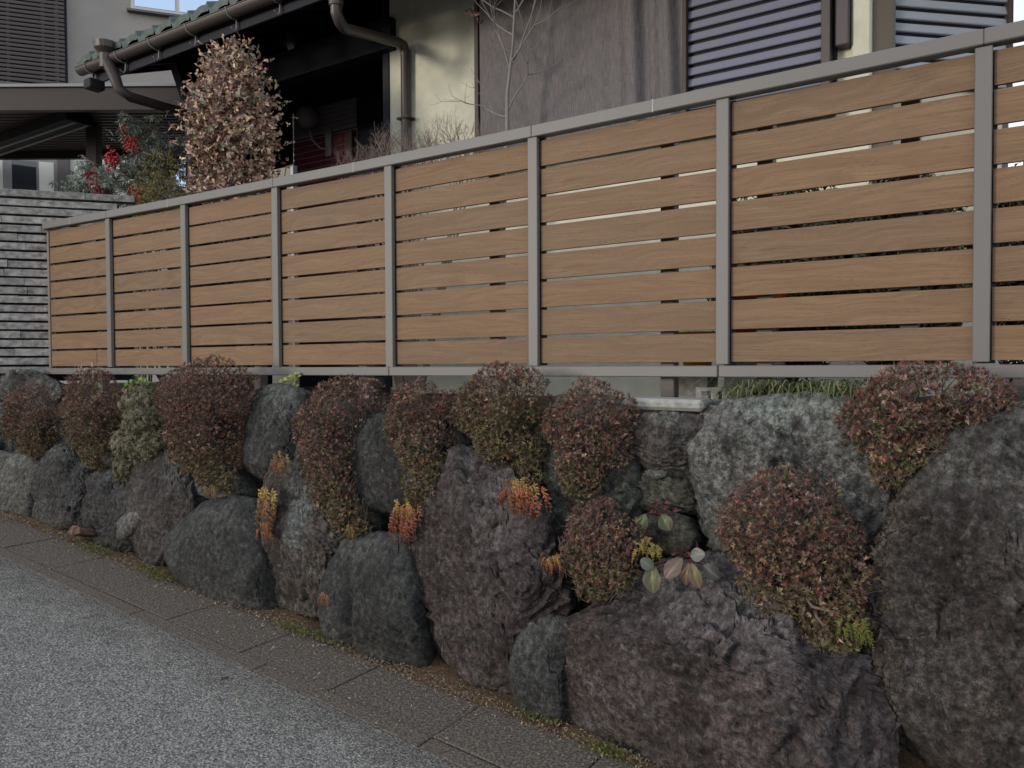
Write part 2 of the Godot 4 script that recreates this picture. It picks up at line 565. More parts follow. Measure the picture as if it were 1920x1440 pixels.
func fern(label: String, at: Vector3, w: float, h: float, hue: int) -> void:
	rng.seed = int(at.x * 977.0) + hue * 31 + 9000
	var o := thing("fern", label, "fern", at, 0.0, "ferns in the wall joints")
	var n := clampi(int(w * h * 2200.0), 12, 44)
	var pals := [[Vector3(.40, .135, .065), Vector3(.30, .085, .045)], [Vector3(.32, .14, .055), Vector3(.2, .12, .05)], [Vector3(.42, .31, .07), Vector3(.3, .26, .06)], [Vector3(.2, .2, .035), Vector3(.13, .15, .03)]]
	for i in n:
		var st := begin()
		var a := rng.randf_range(-1.3, 1.3)
		var len := h * rng.randf_range(0.35, 0.75)
		var dir := Vector3(sin(a) * w / h * 0.6, 0, rng.randf_range(0.02, 0.3))
		var start := Vector3(rng.randf_range(-0.4, 0.4) * w, rng.randf_range(-0.05, 0.55) * h, rng.randf_range(-0.02, 0.01))
		var pts := []
		for k in 9:
			var t := k / 8.0
			pts.append(start + dir * len * t * (1.15 - 0.4 * t) + (Vector3(0, 0.12 * sin(PI * t * 0.7) - 0.95 * t * t, -0.05 * t * t) + rv() * 0.04 * t) * len)
		var cc: Vector3 = pals[hue][0].lerp(pals[hue][1], rng.randf()) * rng.randf_range(0.38, 0.75)
		if hue < 2 and start.y > h * 0.3 and rng.randf() < 0.5: cc = cc.lerp(Vector3(.33, .24, .05), 0.6)
		for k in range(1, 9):
			var t := k / 8.0
			var d: Vector3 = (pts[k] - pts[k - 1]).normalized()
			var pl := len * 0.25 * sin(PI * (0.15 + 0.8 * t)) * 0.8
			for s in [-1.0, 1.0]:
				var side: Vector3 = d.cross(Vector3(0, 0.25, 1)).normalized() * s
				var fw: Vector3 = (side + d * 0.7 + Vector3(0, -0.2, rng.randf_range(-0.3, 0.3))).normalized()
				var bx: Vector3 = fw.cross(Vector3(0, 0.3, 1)).normalized()
				var g := rng.randf_range(0.75, 1.25)
				leaf(st, Basis(bx, fw.cross(bx) * -1.0, fw), pts[k], pl, pl * 0.42, 0.35, 0.3, Color(cc.x * g, cc.y * g, cc.z * g))
		tube(st, pts, [0.0012, 0.0012, 0.0012, 0.0011, 0.001, 0.001, 0.0009, 0.0008, 0.0006], 4, false, Color(cc.x, cc.y, cc.z))
		put("frond", st.commit(), M.leafy, o)

# a broad ladle-shaped leaf as a curved grid
func broad_leaf(length: float, width: float, curl: float, c0: Vector3, c1: Vector3) -> ArrayMesh:
	var v := PackedVector3Array()
	var cols := PackedColorArray()
	var idx := PackedInt32Array()
	for j in 13:
		var t := j / 12.0
		var w := width * 0.5 * pow(sin(PI * pow(clampf(t, 0.0, 0.985), 1.35)), 0.6) + 0.002
		for i in 9:
			var s := (i - 4) / 4.0
			var y := -curl * t * t * length + absf(s) * w * 0.22 + sin(s * 9.0 + t * 14.0) * 0.0008
			v.append(Vector3(s * w, y, t * length))
			var vein := exp(-pow(s / 0.07, 2.0)) + 0.45 * exp(-pow((fposmod(t * 6.0 - absf(s) * 1.6, 1.0) - 0.5) / 0.12, 2.0))
			var c := c0.lerp(c1, smoothstep(0.35, 1.0, t * 0.7 + absf(s) * 0.4)).lerp(Vector3(.34, .36, .22), minf(vein, 1.0) * 0.2)
			cols.append(Color(c.x, c.y, c.z))
	for j in 12:
		for i in 8:
			var a := j * 9 + i
			for w in [a, a + 1, a + 9, a + 1, a + 10, a + 9]: idx.append(w)
	return array_mesh(v, idx, cols)

func grow(st: SurfaceTool, p: Vector3, d: Vector3, len: float, r: float, depth: int, spread: float, upness: float, ends: Array) -> void:
	var pts := [p]
	var rr := [r]
	var n := 4
	for i in n:
		d = (d + rv() * 0.16 + Vector3(0, upness, 0)).normalized()
		p += d * len / n
		pts.append(p)
		rr.append(r * (1.0 - 0.4 * (i + 1) / n))
	tube(st, pts, rr, 6 if r > 0.006 else 4, false)
	if depth == 0:
		ends.append([p, d])
		return
	var kids := 2 + (1 if rng.randf() < 0.45 else 0)
	for i in kids:
		var nd := (d + rv() * spread).normalized()
		grow(st, pts[n if i == 0 else rng.randi_range(2, n)], nd, len * rng.randf_range(0.62, 0.85), r * 0.6, depth - 1, spread, upness, ends)


func trailing(label: String, lobes: Array, c0: Vector3, c1: Vector3, sd: int) -> void:
	rng.seed = sd
	var base := Vector3(lobes[0].x, lobes[0].y, lobes[0].z - 0.08)
	var o := thing("trailing_plant", label, "plant", base)
	var at := []
	var cols := []
	for l in lobes:
		for i in int(l.w * l.w * 60000.0):
			var d := rv()
			if d.z < -0.4: d.z = -d.z
			var p: Vector3 = Vector3(l.x, l.y, l.z) + d * l.w * (1.0 - 0.4 * pow(rng.randf(), 2.0) + 0.45 * nz.bush.get_noise_3dv((d + base) * 2.0) + 0.12 * absf(rng.randfn()))
			at.append(Transform3D(facing((d + Vector3(0, -0.2, 0.5) + rv() * 0.8).normalized(), rng.randf() * TAU, rng.randf_range(0.35, 0.6)), p - base))
			var c := c0.lerp(c1, clampf(0.5 + 1.4 * nz.bush.get_noise_3dv(p) + rng.randf_range(-0.3, 0.3), 0.0, 1.0)) * rng.randf_range(0.8, 1.3)
			cols.append(Color(c.x, c.y, c.z))
	many("leaves", shared.narrow, M.leafy, at, cols, o)

# ---------- materials
func wood_texture() -> ImageTexture:
	var W := 1024
	var H := 512
	var im := Image.create(W, H, false, Image.FORMAT_RGB8)
	var a := noise("w1", 1.0, 3, FastNoiseLite.TYPE_SIMPLEX_SMOOTH, 21)
	var b := noise("w2", 1.0, 2, FastNoiseLite.TYPE_SIMPLEX_SMOOTH, 33)
	for y in H:
		var v := y / 512.0 * 0.5
		for x in W:
			var u := x / 1024.0
			var warp := a.get_noise_2d(u * 0.9, v * 7.0)
			var rings := (v + warp * 0.014) * 150.0
			var f := rings - floorf(rings)
			var g := 0.5 + 0.5 * b.get_noise_2d(u * 2.2, v * 620.0 + warp * 9.0)
			var tone := 0.5 + 0.5 * a.get_noise_2d(u * 0.8 + 40.0, v * 62.0 + warp * 3.0)
			var k := clampf(0.52 * g + 0.30 * tone + 0.18 * (1.0 - absf(f * 2.0 - 1.0)) * smoothstep(0.35, 0.75, tone), 0.0, 1.0)
			var c := Color(0.44, 0.345, 0.265).lerp(Color(0.635, 0.515, 0.40), k)
			if g < 0.24: c = c.lerp(Color(0.37, 0.285, 0.22), 0.45)
			im.set_pixel(x, y, c)
	return ImageTexture.create_from_image(im)

func weave_texture() -> ImageTexture:
	var im := Image.create(512, 512, false, Image.FORMAT_RGB8)
	var a := noise("wv", 1.0, 3, FastNoiseLite.TYPE_SIMPLEX_SMOOTH, 8)
	for y in 512:
		for x in 512:
			var s := 0.5 + 0.5 * a.get_noise_2d(x * 0.9, y * 0.012)
			var t := 0.5 + 0.5 * a.get_noise_2d(x * 0.02 + 90.0, y * 0.7)
			var v := 0.30 + 0.26 * s + 0.1 * t 
			im.set_pixel(x, y, Color(v, v * 0.985, v * 1.0))
	return ImageTexture.create_from_image(im)

func asphalt_texture() -> ImageTexture:
	var im := Image.create(1024, 1024, false, Image.FORMAT_RGB8)
	var cell := FastNoiseLite.new()
	cell.noise_type = FastNoiseLite.TYPE_CELLULAR
	cell.frequency = 1.0
	cell.seed = 4
	cell.cellular_return_type = FastNoiseLite.RETURN_CELL_VALUE
	var edge: FastNoiseLite = cell.duplicate()
	edge.cellular_return_type = FastNoiseLite.RETURN_DISTANCE2_SUB
	var big := noise("asp", 1.0, 3, FastNoiseLite.TYPE_SIMPLEX_SMOOTH, 12)
	for y in 1024:
		for x in 1024:
			var wx := x * 0.11 + big.get_noise_2d(x * 0.05, y * 0.05) * 0.6
			var wy := y * 0.11
			var c := cell.get_noise_2d(wx, wy)
			var e := edge.get_noise_2d(wx, wy)
			var stone := smoothstep(-0.97, -0.72, e) * smoothstep(-0.85, -0.1, c)
			var v := lerpf(0.275, 0.57 + 0.27 * c, stone) + 0.035 * big.get_noise_2d(x * 0.012, y * 0.012)
			im.set_pixel(x, y, Color(v * 0.98, v * 0.965, v * 0.935))
	return ImageTexture.create_from_image(im)

func seamless(freq: float, octaves: int, gain: float, sd: int, kind := FastNoiseLite.FRACTAL_FBM, type := FastNoiseLite.TYPE_SIMPLEX_SMOOTH) -> PackedByteArray:
	var n := FastNoiseLite.new()
	n.noise_type = type
	n.frequency = freq
	n.seed = sd
	n.fractal_type = kind
	n.fractal_octaves = octaves
	n.fractal_gain = gain
	var im := n.get_seamless_image(1024, 1024, false, false, 0.1, true)
	im.convert(Image.FORMAT_L8)
	return im.get_data()

func stone_maps() -> Array:   # weathered stone: mottling rough at every scale, hairline cracks, pale flecks and veins
	var a := seamless(0.016, 7, 0.86, 41)
	var b := seamless(0.0045, 4, 0.45, 42, FastNoiseLite.FRACTAL_RIDGED)
	var c := seamless(0.07, 2, 0.5, 43)
	var d := seamless(0.008, 3, 0.4, 44, FastNoiseLite.FRACTAL_RIDGED)
	var e := seamless(0.02, 3, 0.6, 45)
	var col := PackedByteArray()
	var hgt := PackedByteArray()
	col.resize(1024 * 1024)
	hgt.resize(1024 * 1024)
	for i in 1024 * 1024:
		var m := a[i] / 255.0
		var v := 0.72 + (m - 0.5) * 1.5
		var crack := smoothstep(0.88, 0.95, b[i] / 255.0) * smoothstep(0.35, 0.5, e[i] / 255.0)
		v = lerpf(v, 0.22, crack * 0.75)
		v += 0.22 * smoothstep(0.70, 0.80, c[i] / 255.0) * smoothstep(0.35, 0.6, m)
		v -= 0.2 * smoothstep(0.30, 0.22, c[i] / 255.0)
		v = lerpf(v, 1.0, 0.5 * smoothstep(0.93, 0.985, d[i] / 255.0) * smoothstep(0.5, 0.68, e[i] / 255.0))
		col[i] = int(clampf(v, 0.12, 1.0) * 255.0)
		hgt[i] = int(clampf(0.35 + 0.5 * m - 0.35 * crack, 0.0, 1.0) * 255.0)
	var h := Image.create_from_data(1024, 1024, false, Image.FORMAT_L8, hgt)
	h.convert(Image.FORMAT_RGBA8)
	h.bump_map_to_normal_map(14.0)
	return [ImageTexture.create_from_image(Image.create_from_data(1024, 1024, false, Image.FORMAT_L8, col)), ImageTexture.create_from_image(h)]

func make_materials() -> void:
	noise("big", 1.9, 2, FastNoiseLite.TYPE_SIMPLEX_SMOOTH, 3)
	noise("mid", 6.5, 4, FastNoiseLite.TYPE_SIMPLEX_SMOOTH, 4)
	noise("fine", 30.0, 2, FastNoiseLite.TYPE_SIMPLEX_SMOOTH, 6)
	noise("ridge", 4.2, 3, FastNoiseLite.TYPE_SIMPLEX_SMOOTH, 7)
	noise("pit", 24.0, 2, FastNoiseLite.TYPE_SIMPLEX, 9)
	noise("streak", 1.0, 3, FastNoiseLite.TYPE_SIMPLEX_SMOOTH, 10)
	noise("spot", 17.0, 3, FastNoiseLite.TYPE_SIMPLEX, 13)
	noise("vein", 3.6, 3, FastNoiseLite.TYPE_SIMPLEX_SMOOTH, 15)
	noise("ledge", 2.1, 4, FastNoiseLite.TYPE_SIMPLEX_SMOOTH, 19)
	noise("bush", 9.0, 2, FastNoiseLite.TYPE_SIMPLEX_SMOOTH, 17)
	var maps := stone_maps()
	var rough_n := noise_tex(0.009, 7, [], 1024, FastNoiseLite.TYPE_SIMPLEX_SMOOTH, 16.0)
	var fine_n := noise_tex(0.09, 3, [], 512, FastNoiseLite.TYPE_SIMPLEX_SMOOTH, 5.0)
	mat("rock", Color.WHITE, 0.82, {"vc": 1, "tex": maps[0], "tri": Vector3(1.35, 1.35, 1.35), "nrm": maps[1], "ns": 0.8, "spec": 0.4})
	var asp := asphalt_texture()
	mat("asphalt", Color(1.0, 1.0, 1.0), 0.85, {"tex": asp, "vc": 1, "tri": Vector3(1.15, 1.15, 1.15), "nrm": noise_tex(0.11, 3, [], 512, FastNoiseLite.TYPE_SIMPLEX_SMOOTH, 6.0), "ns": 0.7})
	var conc := noise_tex(0.05, 5, [[0.0, Color(0.27, 0.255, 0.245)], [0.42, Color(0.41, 0.39, 0.375)], [0.6, Color(0.5, 0.48, 0.46)], [1.0, Color(0.68, 0.66, 0.63)]], 512)
	mat("gutter", Color(0.85, 0.82, 0.78), 0.9, {"tex": conc, "tri": Vector3(2.2, 2.2, 2.2), "nrm": fine_n, "ns": 0.6})
	mat("edging", Color(0.86, 0.83, 0.79), 0.9, {"tex": conc, "tri": Vector3(2.3, 2.3, 2.3), "nrm": fine_n, "ns": 0.6})
	mat("soil", Color(0.95, 0.88, 0.8), 0.95, {"tex": noise_tex(0.06, 5, [[0.0, Color(0.17, 0.145, 0.125)], [0.5, Color(0.29, 0.25, 0.215)], [1.0, Color(0.42, 0.37, 0.31)]], 512), "tri": Vector3(2.1, 2.1, 2.1), "nrm": rough_n, "ns": 1.0})
	mat("verge", Color(1, 0.92, 0.82), 0.95, {"tex": noise_tex(0.06, 5, [[0.0, Color(0.26, 0.22, 0.19)], [0.5, Color(0.42, 0.37, 0.31)], [1.0, Color(0.6, 0.54, 0.45)]], 512), "tri": Vector3(2.1, 2.1, 2.1), "nrm": rough_n, "ns": 1.0})
	mat("concrete", Color(0.69, 0.69, 0.675), 0.85, {"tex": noise_tex(0.02, 5, [[0.0, grey(0.72)], [0.5, grey(0.88)], [1.0, grey(1.0)]], 512), "tri": Vector3(2, 2, 2), "nrm": fine_n, "ns": 0.4})
	mat("leafy", Color.WHITE, 0.5, {"vc": 1, "two": true, "back": Color(0.1, 0.09, 0.06), "spec": 0.45})
	mat("twig", L(0.15, 0.12, 0.105), 0.85)
	mat("bark", L(0.25, 0.235, 0.23), 0.85)
	var wood := wood_texture()
	mat("board", Color(0.935, 0.945, 0.955), 0.62, {"tex": wood, "spec": 0.35})
	mat("board_b", Color(0.90, 0.92, 0.94), 0.6, {"tex": wood, "spec": 0.35})
	mat("board_c", Color(0.95, 0.95, 0.95), 0.62, {"tex": wood, "spec": 0.35})
	mat("rail", L(0.150, 0.144, 0.140), 0.48, {"spec": 0.5})
	mat("stile", L(0.055, 0.047, 0.042), 0.6)
	mat("support", L(0.14, 0.128, 0.118), 0.5)
	var plaster_n := noise_tex(0.12, 4, [], 512, FastNoiseLite.TYPE_SIMPLEX_SMOOTH, 4.0)
	var plaster_t := noise_tex(0.006, 4, [[0.0, grey(0.9)], [1.0, grey(1.0)]], 512)
	mat("cream", Color(0.855, 0.855, 0.785), 0.85, {"tex": plaster_t, "tri": Vector3(1.2, 1.2, 1.2), "nrm": plaster_n, "ns": 0.35})
	mat("taupe", L(0.2, 0.17, 0.135), 0.6)
	mat("shade_dark_wood", L(0.014, 0.014, 0.024), 0.7)  # deep shade of the porch put into the colour as near-black navy
	mat("shade_dark_wall", L(0.02, 0.02, 0.032), 0.75)  # same porch shade put into the wall colour, navy cast included
	mat("siding", L(0.25, 0.25, 0.27), 0.6)
	mat("brick", L(0.12, 0.024, 0.036), 0.45)
	mat("brick_b", L(0.09, 0.018, 0.03), 0.5)
	mat("grout", L(0.3, 0.24, 0.25), 0.9)
	mat("bronze", L(0.062, 0.048, 0.043), 0.42, {"spec": 0.5})
	mat("bronze_dark", L(0.052, 0.040, 0.036), 0.5)
	mat("tile", L(0.16, 0.215, 0.205), 0.4, {"tex": noise_tex(0.02, 4, [[0.0, grey(0.7)], [1.0, grey(1.0)]], 256), "tri": Vector3(2, 2, 2), "spec": 0.5})
	mat("hook", L(0.3, 0.3, 0.3), 0.4, {"metal": 0.3})
	mat("shutter", L(0.215, 0.225, 0.3), 0.38, {"spec": 0.5})
	mat("shutter_gap", L(0.015, 0.014, 0.018), 0.7)
	mat("purple_panel", L(0.105, 0.088, 0.1), 0.5)
	mat("sky_tinted_shutter", L(0.46, 0.51, 0.6), 0.25, {"spec": 0.6})  # blue of the reflected sky put into the brightened base colour
	mat("screen", Color(0.95, 0.93, 0.935), 0.9, {"tex": weave_texture(), "spec": 0.1, "two": true})
	mat("grey_wall", Color(0.655, 0.635, 0.615), 0.85, {"tex": plaster_t, "tri": Vector3(0.5, 0.5, 0.5), "nrm": plaster_n, "ns": 0.2})
	mat("white_wall", Color(0.93, 0.93, 0.9), 0.8, {"tex": plaster_t, "tri": Vector3(0.5, 0.5, 0.5)})
	mat("slat", L(0.13, 0.118, 0.112), 0.5)
	mat("dark_glass", L(0.03, 0.035, 0.04), 0.06, {"spec": 0.9})
	mat("sky_glass", L(0.52, 0.66, 0.85), 0.04, {"spec": 1.0, "metal": 0.9})
	mat("white_frame", L(0.55, 0.56, 0.58), 0.4)
	mat("alu", L(0.26, 0.26, 0.265), 0.45, {"metal": 0.2})
	mat("carport_rib", L(0.075, 0.052, 0.05), 0.5)
	mat("globe", Color(0.75, 0.76, 0.8, 0.5), 0.3, {"spec": 0.6})
	M.globe.transparency = BaseMaterial3D.TRANSPARENCY_ALPHA
	mat("slab_stone", Color.WHITE, 0.9, {"vc": 1, "tex": noise_tex(0.02, 6, [[0.0, grey(0.52)], [0.36, grey(0.7)], [0.52, grey(0.84)], [0.62, grey(0.9)], [1.0, grey(1.0)]], 512, FastNoiseLite.TYPE_SIMPLEX_SMOOTH, 0.0, 31), "tri": Vector3(1.6, 1.6, 1.6), "nrm": rough_n, "ns": 0.4})
	mat("red_plastic", L(0.5, 0.08, 0.04), 0.4)
	mat("yellow_plastic", L(0.6, 0.4, 0.05), 0.4)
	mat("berry", L(0.38, 0.018, 0.03), 0.3, {"spec": 0.5})

# ---------- the setting
func strip(z0: float, z1: float, x0: float, x1: float, lift: float, bumpy := 0.0, nx := 60, nzz := 2) -> ArrayMesh:
	var v := PackedVector3Array()
	var idx := PackedInt32Array()
	for j in nzz + 1:
		for i in nx + 1:
			var x := lerpf(x0, x1, float(i) / nx)
			var z := lerpf(z0, z1, float(j) / nzz)
			var y := ground_y(x) + lift
			if bumpy > 0.0: y += bumpy * (nz.mid.get_noise_2d(x * 1.7, z * 1.7) + 0.5 * nz.fine.get_noise_2d(x * 0.8, z * 0.8))
			v.append(Vector3(x, y, z))
	for j in nzz:
		for i in nx:
			var a := j * (nx + 1) + i
			for w in [a, a + 1, a + nx + 1, a + 1, a + nx + 2, a + nx + 1]: idx.append(w)
	return array_mesh(v, idx)

func setting() -> void:
	struct("ground", strip(-300, 300, -300, 300, -0.05, 0.0, 600, 4), M.soil)
	var road := strip(1.13, 7.5, -14, 6, 0.0, 0.004, 420, 120)
	var arr := road.surface_get_arrays(0)
	var rc := PackedColorArray()
	for p in arr[Mesh.ARRAY_VERTEX]:
		# wear: wheel-polished bands, patches, and grime along the gutter
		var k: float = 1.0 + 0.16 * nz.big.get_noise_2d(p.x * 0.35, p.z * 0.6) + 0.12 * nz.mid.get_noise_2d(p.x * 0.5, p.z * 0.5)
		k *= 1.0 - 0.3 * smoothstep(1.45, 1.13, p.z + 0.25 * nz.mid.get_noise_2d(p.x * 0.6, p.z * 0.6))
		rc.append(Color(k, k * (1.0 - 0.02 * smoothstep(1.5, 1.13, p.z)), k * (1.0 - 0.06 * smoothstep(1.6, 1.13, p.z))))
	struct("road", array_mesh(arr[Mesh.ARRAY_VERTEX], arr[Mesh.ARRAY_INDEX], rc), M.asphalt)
	# the concrete gutter beside the road: blocks of 0.6 m with open joints, an edging course outside
	var g := Node3D.new()
	g.name = "gutter"
	add_child(g)
	g.set_meta("kind", "structure")
	rng.seed = 71
	var slope := Basis(Vector3.BACK, -atan(0.0872))
	var block := []
	for i in 4: block.append(box_mesh(Vector3(0.5985 - 0.002 * i, 0.1, 0.338), 0.003))
	for i in range(-16, 4):
		var x := -1.86 + 0.6 * i
		put("block", block[rng.randi() % 4], M.gutter, g, Vector3(x + 0.3, ground_y(x + 0.3) - 0.05 + rng.randf_range(-0.003, 0.005), 0.862), slope * Basis(Vector3.RIGHT, rng.randf_range(-0.012, 0.012)))
	for i in range(-10, 3):
		var x := -1.86 + 1.0 * i
		var n := box_mesh(Vector3(0.997, 0.1, 0.09), 0.006)
		put("edging_stone", n, M.edging, g, Vector3(x + 0.5, ground_y(x + 0.5) - 0.049 + rng.randf_range(-0.002, 0.002), 1.08 + rng.randf_range(-0.006, 0.006)), slope)
	struct("verge", strip(0.2, 0.71, -12, 3, -0.004, 0.012, 400, 14), M.verge)
	# the earth behind the boulders and the garden on top
	var v := PackedVector3Array()
	var idx := PackedInt32Array()
	for j in 9:
		for i in 161:
			var x := -12.0 + i * 0.1
			var t := j / 8.0
			var y := lerpf(ground_y(x) - 0.2, 1.27, t)
			v.append(Vector3(x, y, lean(x, y) - 0.2 + 0.06 * nz.mid.get_noise_2d(x, y)))
	for i in 161:
		var x := -12.0 + i * 0.1
		v.append(Vector3(x, 1.25, -40))
	for j in 9:
		for i in 160:
			var a := j * 161 + i
			for w in [a, a + 161, a + 1, a + 1, a + 161, a + 162]: idx.append(w)
	struct("garden_bank", array_mesh(v, idx), M.soil)

# ---------- the fence
const SAG := [0.010, 0.001, -0.008, -0.013, -0.008, -0.006, 0.004, 0.017]
func sag(x: float) -> float:
	var i := clampf(-x, 0.0, 6.999)
	return lerpf(SAG[int(i)], SAG[int(i) + 1], i - floorf(i)) if x <= 0.0 else 0.010 + x * 0.008

func fence() -> void:
	var f := thing("slat_fence", "long fence of brown wood grain boards with grey metal posts and rails", "fence")
	f.position = Vector3(-0.008, 0, -0.045)   # so that the faces of the rails stand at z = 0
	rng.seed = 88
	var boards := []
	for i in 10: boards.append(box_mesh(Vector3(0.938, 0.131, 0.018), 0.0015, Vector2(0.5, 0.08 + 0.09 * i + rng.randf() * 0.03)))
	var last := box_mesh(Vector3(0.945, 0.131, 0.018), 0.0015, Vector2(0.5, 0.2))
	var post := box_mesh(Vector3(0.058, 1.19, 0.028), 0.003)
	var stile := box_mesh(Vector3(0.075, 1.19, 0.02), 0.002)
	for bay in range(-1, 7):
		var x1 := -float(bay)
		var x0 := x1 - (0.985 if bay == 6 else 1.0)
		for k in 8:
			var fr := (k + 0.5) / 8.0
			var dy0 := sag(x0) * fr
			var dy1 := sag(x1) * fr
			var y := 1.5187 + 0.0755 + k * 0.1472
			put("board", boards[rng.randi() % 10], [M.board, M.board, M.board_b, M.board_c][rng.randi() % 4], f, Vector3((x0 + x1) / 2 + 0.002, y + (dy0 + dy1) / 2 + rng.randf_range(-0.001, 0.001), 0.004 + rng.randf_range(-0.0008, 0.0008)), Basis(Vector3.BACK, atan(dy1 - dy0)))
	for i in range(-1, 7):
		var x := -float(i)
		put("post", post, M.rail, f, Vector3(x, 1.5187 + 0.594 + sag(x) / 2, 0.028))
		put("stile", stile, M.stile, f, Vector3(x + 0.008, 1.5187 + 0.594, -0.019))
	boxat("end_post", Vector3(-7.004, 1.515, -0.015), Vector3(-6.972, 2.71, 0.018), M.taupe, f)
	boxat("stile", Vector3(-6.97, 1.52, -0.03), Vector3(-6.93, 2.69, -0.01), M.stile, f)
	# rails in lengths, following the slight sag of the top
	var cuts := [1.0, 0.0, -1.33, -2.0, -3.27, -4.0, -5.17, -6.0, -6.55, -7.01]
	for i in cuts.size() - 1:
		var a: float = cuts[i]
		var b: float = cuts[i + 1]
		var ya := 2.737 + sag(a)
		var yb := 2.737 + sag(b)
		var gap := 0.0015 if a in [-1.33, -3.27, -5.17, -6.55] else 0.0
		put("top_rail", box_mesh(Vector3((a - b) - gap, 0.06, 0.062), 0.004), M.rail, f, Vector3((a + b) / 2 - gap / 2, (ya + yb) / 2, 0.02), Basis(Vector3.BACK, atan((ya - yb) / (a - b))))
	for x in [-1.33, -3.27, -5.17, -6.55]:
		put("rail_joint", box_mesh(Vector3(0.009, 0.061, 0.064), 0.001), M.alu, f, Vector3(x, 2.737 + sag(x), 0.02))
	for s in [[1.0, -1.015], [-1.019, -3.0], [-3.003, -5.0], [-5.003, -7.0]]:
		boxat("bottom_rail", Vector3(s[1], 1.4605, -0.012), Vector3(s[0], 1.513, 0.046), M.rail, f, 0.004)
	for x in [-0.255, -1.295, -2.3, -3.3, -4.3, -5.3, -6.3]:
		boxat("support_post", Vector3(x - 0.035, 1.1, -0.11), Vector3(x + 0.035, 2.69, -0.045), M.support, f, 0.004)
	boxat("support_post", Vector3(-0.87, 1.1, -0.11), Vector3(-0.80, 2.69, -0.045), M.support, f, 0.004)

# ---------- the stacked slab wall at the left
func slab_wall() -> void:
	var w := thing("slab_wall", "weathered grey wall of thin stacked stone slabs with dark joints", "wall", Vector3(-7.05, 1.5, 0.0), deg_to_rad(50.0))
	rng.seed = 404
	boxat("backing", Vector3(-2.2, -0.1, -0.3), Vector3(0.68, 1.44, -0.06), M.shade_dark_wall, w)
	var pitch := 0.0768
	for c in 21:
		var y := -0.03 + c * pitch
		var s := -2.0
		var stop := 0.75 if c == 20 else 0.62 - 0.012 * (20 - c) + rng.randf_range(-0.03, 0.03)
		while s < stop - 0.02:
			var n := minf(rng.randf_range(0.5, 1.3), stop - s)
			if stop - s - n < 0.12: n = stop - s
			var v := PackedVector3Array()
			var cols := PackedColorArray()
			var tone := rng.randf_range(0.38, 0.52)
			var d := rng.randf_range(-0.008, 0.008)
			var st := begin()
			var hgt := pitch - rng.randf_range(0.016, 0.022)
			var m := 0.0015
			var segs := maxi(1, int(n / 0.09))
			for k in segs:
				var a := s + n * k / segs + (m if k == 0 else 0.0)
				var b := s + n * (k + 1) / segs - (m if k == segs - 1 else 0.0)
				var za: float = d + 0.010 * nz.mid.get_noise_2d(a * 2.0, y * 3.0)
				var zb: float = d + 0.010 * nz.mid.get_noise_2d(b * 2.0, y * 3.0)
				var cc := Color(tone, tone * 0.97, tone * 0.93)
				st.set_color(cc)
				quad(st, Vector3(a, y, za), Vector3(b, y, zb), Vector3(b, y + hgt - 0.004, zb), Vector3(a, y + hgt - 0.004, za), Vector3.BACK)
				quad(st, Vector3(a, y + hgt - 0.004, za), Vector3(b, y + hgt - 0.004, zb), Vector3(b, y + hgt, zb - 0.006), Vector3(a, y + hgt, za - 0.006), Vector3(0, 1, 1))
				quad(st, Vector3(a, y + hgt, za - 0.006), Vector3(b, y + hgt, zb - 0.006), Vector3(b, y + hgt, -0.12), Vector3(a, y + hgt, -0.12), Vector3.UP)
				quad(st, Vector3(a, y, za), Vector3(b, y, zb), Vector3(b, y, -0.12), Vector3(a, y, -0.12), Vector3.DOWN)
			quad(st, Vector3(s + n - m, y, 0), Vector3(s + n - m, y + hgt, 0), Vector3(s + n - m, y + hgt, -0.12), Vector3(s + n - m, y, -0.12), Vector3.RIGHT)
			quad(st, Vector3(s + m, y, 0), Vector3(s + m, y + hgt, 0), Vector3(s + m, y + hgt, -0.12), Vector3(s + m, y, -0.12), Vector3.LEFT)
			put("slab", st.commit(), M.slab_stone, w)
			s += n
	for o in w.get_children(): pass

# ---------- the house behind the fence
func louvres(parent: Node, x0: float, x1: float, y0: float, y1: float, z: float, m: Material, pitch := 0.0805) -> void:
	var sh := boxat("shutter", Vector3(x0, y0, z - 0.05), Vector3(x1, y1, z - 0.035), M.shutter_gap, parent, 0.0)
	var mid := Vector3((x0 + x1) / 2, (y0 + y1) / 2, z - 0.0425)
	var st := begin()
	var w := (x1 - x0) / 2.0
	# one slat: leans out towards its lower edge and curls back
	var prof := [Vector2(0.0, pitch * 0.93), Vector2(0.012, pitch * 0.86), Vector2(0.026, pitch * 0.24), Vector2(0.022, pitch * 0.17), Vector2(0.004, pitch * 0.15)]
	for i in prof.size() - 1:
		var a: Vector2 = prof[i]
		var b: Vector2 = prof[i + 1]
		quad(st, Vector3(-w, a.y, a.x), Vector3(w, a.y, a.x), Vector3(w, b.y, b.x), Vector3(-w, b.y, b.x), Vector3(0, b.x - a.x, a.y - b.y))
	var slat := st.commit()
	var n := int((y1 - y0) / pitch)
	for i in n: put("slat", slat, m, sh, Vector3((x0 + x1) / 2, y0 + i * pitch, z - 0.033) - mid)

